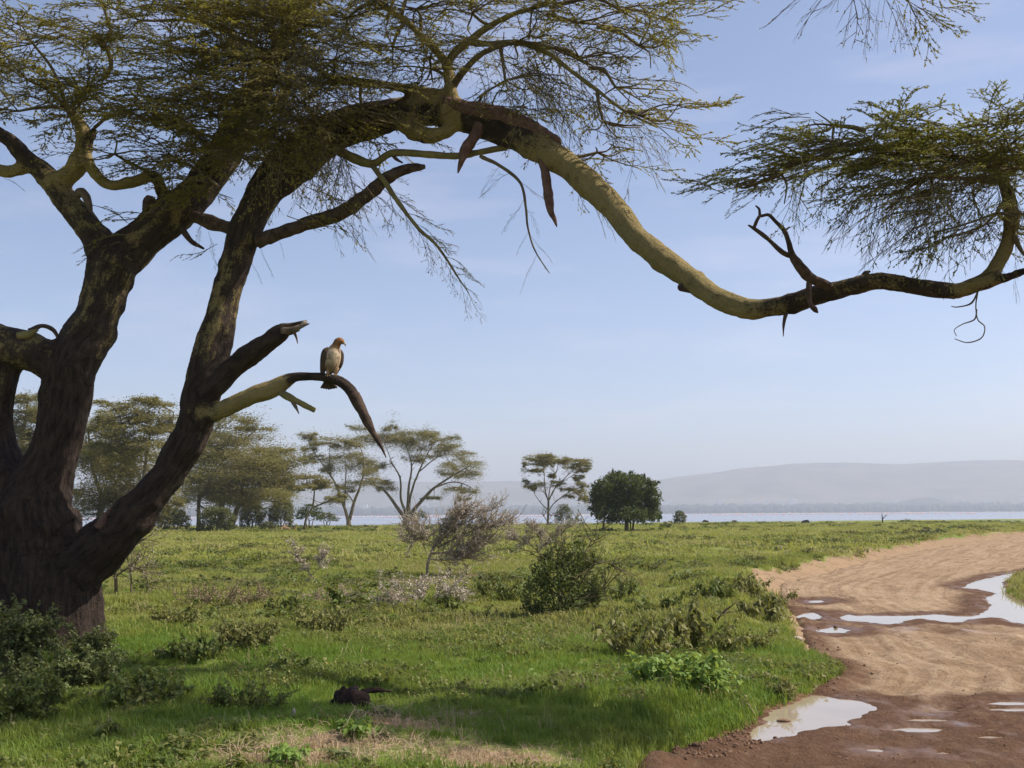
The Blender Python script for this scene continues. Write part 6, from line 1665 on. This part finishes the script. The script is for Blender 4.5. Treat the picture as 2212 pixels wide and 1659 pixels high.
def field(rg, n, y0, y1, margin=1.18, pw=1.0):
    """points over the visible wedge of meadow with even density on the ground"""
    y = np.sqrt(rg.uniform(y0 ** 2, y1 ** 2, n)) if pw == 1 else (rg.uniform(y0 ** pw, y1 ** pw, n)) ** (1 / pw)
    x = rg.uniform(-1, 1, n) * (W0 / 2 / F0) * margin * y + rg.normal(0, .4, n)
    return np.c_[x, y]

def soil_mask(XY):
    m = np.zeros(len(XY))
    for px, py, rx, ry in SOIL_SPOTS:
        c = gnd_flat(px, py, 0)
        m = np.maximum(m, np.exp(-(((XY[:, 0] - c[0]) / rx) ** 2 + ((XY[:, 1] - c[1]) / ry) ** 2)) * (0.75 + 0.5 * fbm(XY / 0.3, 44, 3)))
    return m

def cover():
    rg = np.random.default_rng(77)
    G = [blade_tuft('grass_tuft', 26, .13, .09, .0030, MAT['grass'], 900 + i, .6) for i in range(5)]
    def run(name, XY, protos, s0, s1, zs, label, cat, keep_soil=.20, tall=None, tilt=.12, edge=-.03):
        sd = road_sd(XY)
        keep = sd < edge - .10 * rg.random(len(XY))
        bk = (.25 + .75 * sstep(22, 34, XY[:, 1])) * (XY[:, 1] > 16.5) * ~((XY[:, 1] < 36) & (XY[:, 0] / XY[:, 1] > .37))
        keep &= sd < np.where(bk > 0, -1.0 * bk + .6 * bk * fbm(XY / .7, 41, 3) - .45 * bk * (rg.random(len(XY)) - .5), 9)
        keep &= soil_mask(XY) < keep_soil * rg.uniform(.6, 1.4, len(XY))
        c = np.array([TREE_BASE[0], 16.6]); keep &= np.hypot(*(XY - c).T) > .75
        XY = XY[keep]; sd = sd[keep]
        z = ground_z(XY, sd)
        n = len(XY)
        s = rg.uniform(s0, s1, n) * (1 + .45 * fbm(XY / 1.1, 91, 3))
        hz = s * zs * (1 + .5 * fbm(XY / 2.3, 92, 2))
        if tall is not None: hz = hz * tall(XY)
        ok = z > LAKE_Z + .03
        scatter(name, np.c_[XY, z][ok], protos, rg.uniform(0, 6.28, n)[ok], np.c_[s, s, hz][ok], rg.integers(len(protos), size=n)[ok], label, cat, tilt, 5)
    run('near_grass', field(rg, 26000, 6.6, 19, 1.2, 1.6), G, .8, 1.35, 1.0, 'lush green grass of the foreground', 'grass')
    GF = [blade_tuft('meadow_tuft', 30, .15, .16, .0055, MAT['far_grass'], 920 + i, .8) for i in range(4)]
    run('meadow_grass', field(rg, 30000, 17, 48, 1.15, 1.3), GF + G[:2], .9, 1.6, .8, 'short yellowish green grass of the open meadow', 'grass')
    GX = [blade_tuft('far_tuft', 34, .22, .5, .018, MAT['far_grass'], 940 + i, .9) for i in range(4)]
    run('far_meadow_grass', field(rg, 26000, 44, 275, 1.1, 1.1), GX, 1.0, 2.2, .42, 'distant grass of the plain down to the lake', 'grass')
    LW = [leaf_tuft('weed_tuft', 14, .13, .13, MAT['herb'], 960 + i) for i in range(3)] + [leaf_tuft('weed_tuft_olive', 14, .16, .16, MAT['herb_olive'], 966 + i) for i in range(2)]
    XY = field(rg, 6500, 6.8, 22, 1.2, 1.4)
    XY = XY[fbm(XY / 2.0, 93, 3) > rg.uniform(-.2, .25, len(XY))]
    run('near_weeds', XY, LW, .6, 1.2, .9, 'small weeds mixed through the foreground grass', 'weeds')
    LM = [leaf_tuft('meadow_weed', 20, .22, .32, MAT['herb'], 970 + i, (.06, .12)) for i in range(3)] + [leaf_tuft('meadow_weed_olive', 20, .22, .34, MAT['far_bush_leaf'], 974 + i, (.06, .12)) for i in range(3)]
    XY = field(rg, 6500, 20, 90, 1.12, 1.2)
    XY = XY[fbm(XY / 4.0, 95, 3) > rg.uniform(-.1, .3, len(XY))]
    run('meadow_weeds', XY, LM, .5, 1.3, .8, 'low dark weeds dotting the open meadow', 'weeds')
    XY = field(rg, 2600, 80, 260, 1.1, 1.2)
    XY = XY[fbm(XY / 16.0, 97, 3) > .05]
    LF = [leaf_tuft('far_weed', 22, .45, .9, MAT['herb'], 980 + i, (.16, .32)) for i in range(2)] + [leaf_tuft('far_weed_olive', 22, .45, .9, MAT['far_bush_leaf'], 984 + i, (.16, .32)) for i in range(2)]
    run('far_weeds', XY, LF, .6, 1.5, .5, 'dark weed clumps on the distant plain', 'weeds')
    # dry straw on the bare mound
    DS = [blade_tuft('straw_tuft', 22, .09, .12, .0022, MAT['dry'], 990 + i, 1.6) for i in range(3)]
    pts = []
    for px, py, rx, ry in SOIL_SPOTS[:7]:
        c = gnd_flat(px, py, 0); k = int(260 * rx * ry) + 30
        pts.append(c[:2] + rg.normal(0, .62, (k, 2)) * (rx, ry))
    XY = np.concatenate(pts)
    run('dry_straw', XY, DS, .7, 1.5, .7, 'dry straw and dead stalks on the bare mound', 'straw', 9.0, tilt=.3)
    XY = field(rg, 2600, 8, 70, 1.15, 1.1)
    XY = XY[fbm(XY / 3.0, 98, 3) > rg.uniform(-.2, .3, len(XY))]
    run('meadow_straw', XY, [blade_tuft('stalk_tuft', 7, .26, .14, .0028, MAT['dry'], 996 + i, .7) for i in range(3)], .6, 1.3, 1.0, 'pale dead stalks scattered through the meadow', 'straw', 9.0, tilt=.2)
    # grass fringe along the road edge
    P = road_poly; seg = np.roll(P, -1, 0) - P
    e_ = []
    for p, s_ in zip(P, seg):
        L = np.linalg.norm(s_); n = int(L * 26)
        if p[1] < 5 or p[1] > 60: continue
        t = rg.random(n)[:, None]; nr = np.array([-s_[1], s_[0]]) / (L + 1e-9)
        e_.append(p + s_ * t + nr * (rg.normal(.12, .16, n)[:, None]))
    run('road_edge_grass', np.concatenate(e_), G, .6, 1.1, .8, 'ragged grass fringe along the muddy road edge', 'grass', 9, edge=.04)
    # clods and pebbles on the road
    def clodmesh(seed):
        r_ = np.random.default_rng(seed)
        V, F = blob((0, 0, .25), .5, .45, .5, r_, 7); V = V + r_.normal(0, .07, V.shape)
        return bpy.data.objects.new('clod', mesh_of('clod', V, F, None, MAT['clod'], smooth=False))
    CL = [clodmesh(i) for i in range(5)]
    XY = np.c_[rg.uniform(1, 16, 6000), 6.5 + 28 * rg.random(6000) ** 1.5]
    sd = road_sd(XY)
    k = (sd > -.1) & (rg.random(6000) < np.where(sd < .7, .8, .22))
    XY, sd = XY[k], sd[k]
    bank = np.array([gnd_flat(*c6(a, b), ZR)[:2] for a, b in zip(rg.uniform(290, 820, 420), rg.uniform(1420, 1640, 420))])
    bs = road_sd(bank); bank = bank[(bs > -.25) & (bs < .45)]
    XY = np.concatenate([XY, bank]); sd = road_sd(XY)
    z, wet, _ = road_z(XY, sd)
    ok = z > ZR + .0
    sz = rg.uniform(.008, .026, len(XY)) * np.where(sd < .4, 1.7, 1)
    scatter('mud_clods', np.c_[XY, z - .003][ok], CL, rg.uniform(0, 6, len(XY))[ok], (sz[:, None] * (1, 1, .8))[ok], rg.integers(5, size=len(XY))[ok], 'small mud clods and pebbles strewn over the road', 'mud', .3, 6)
cover()
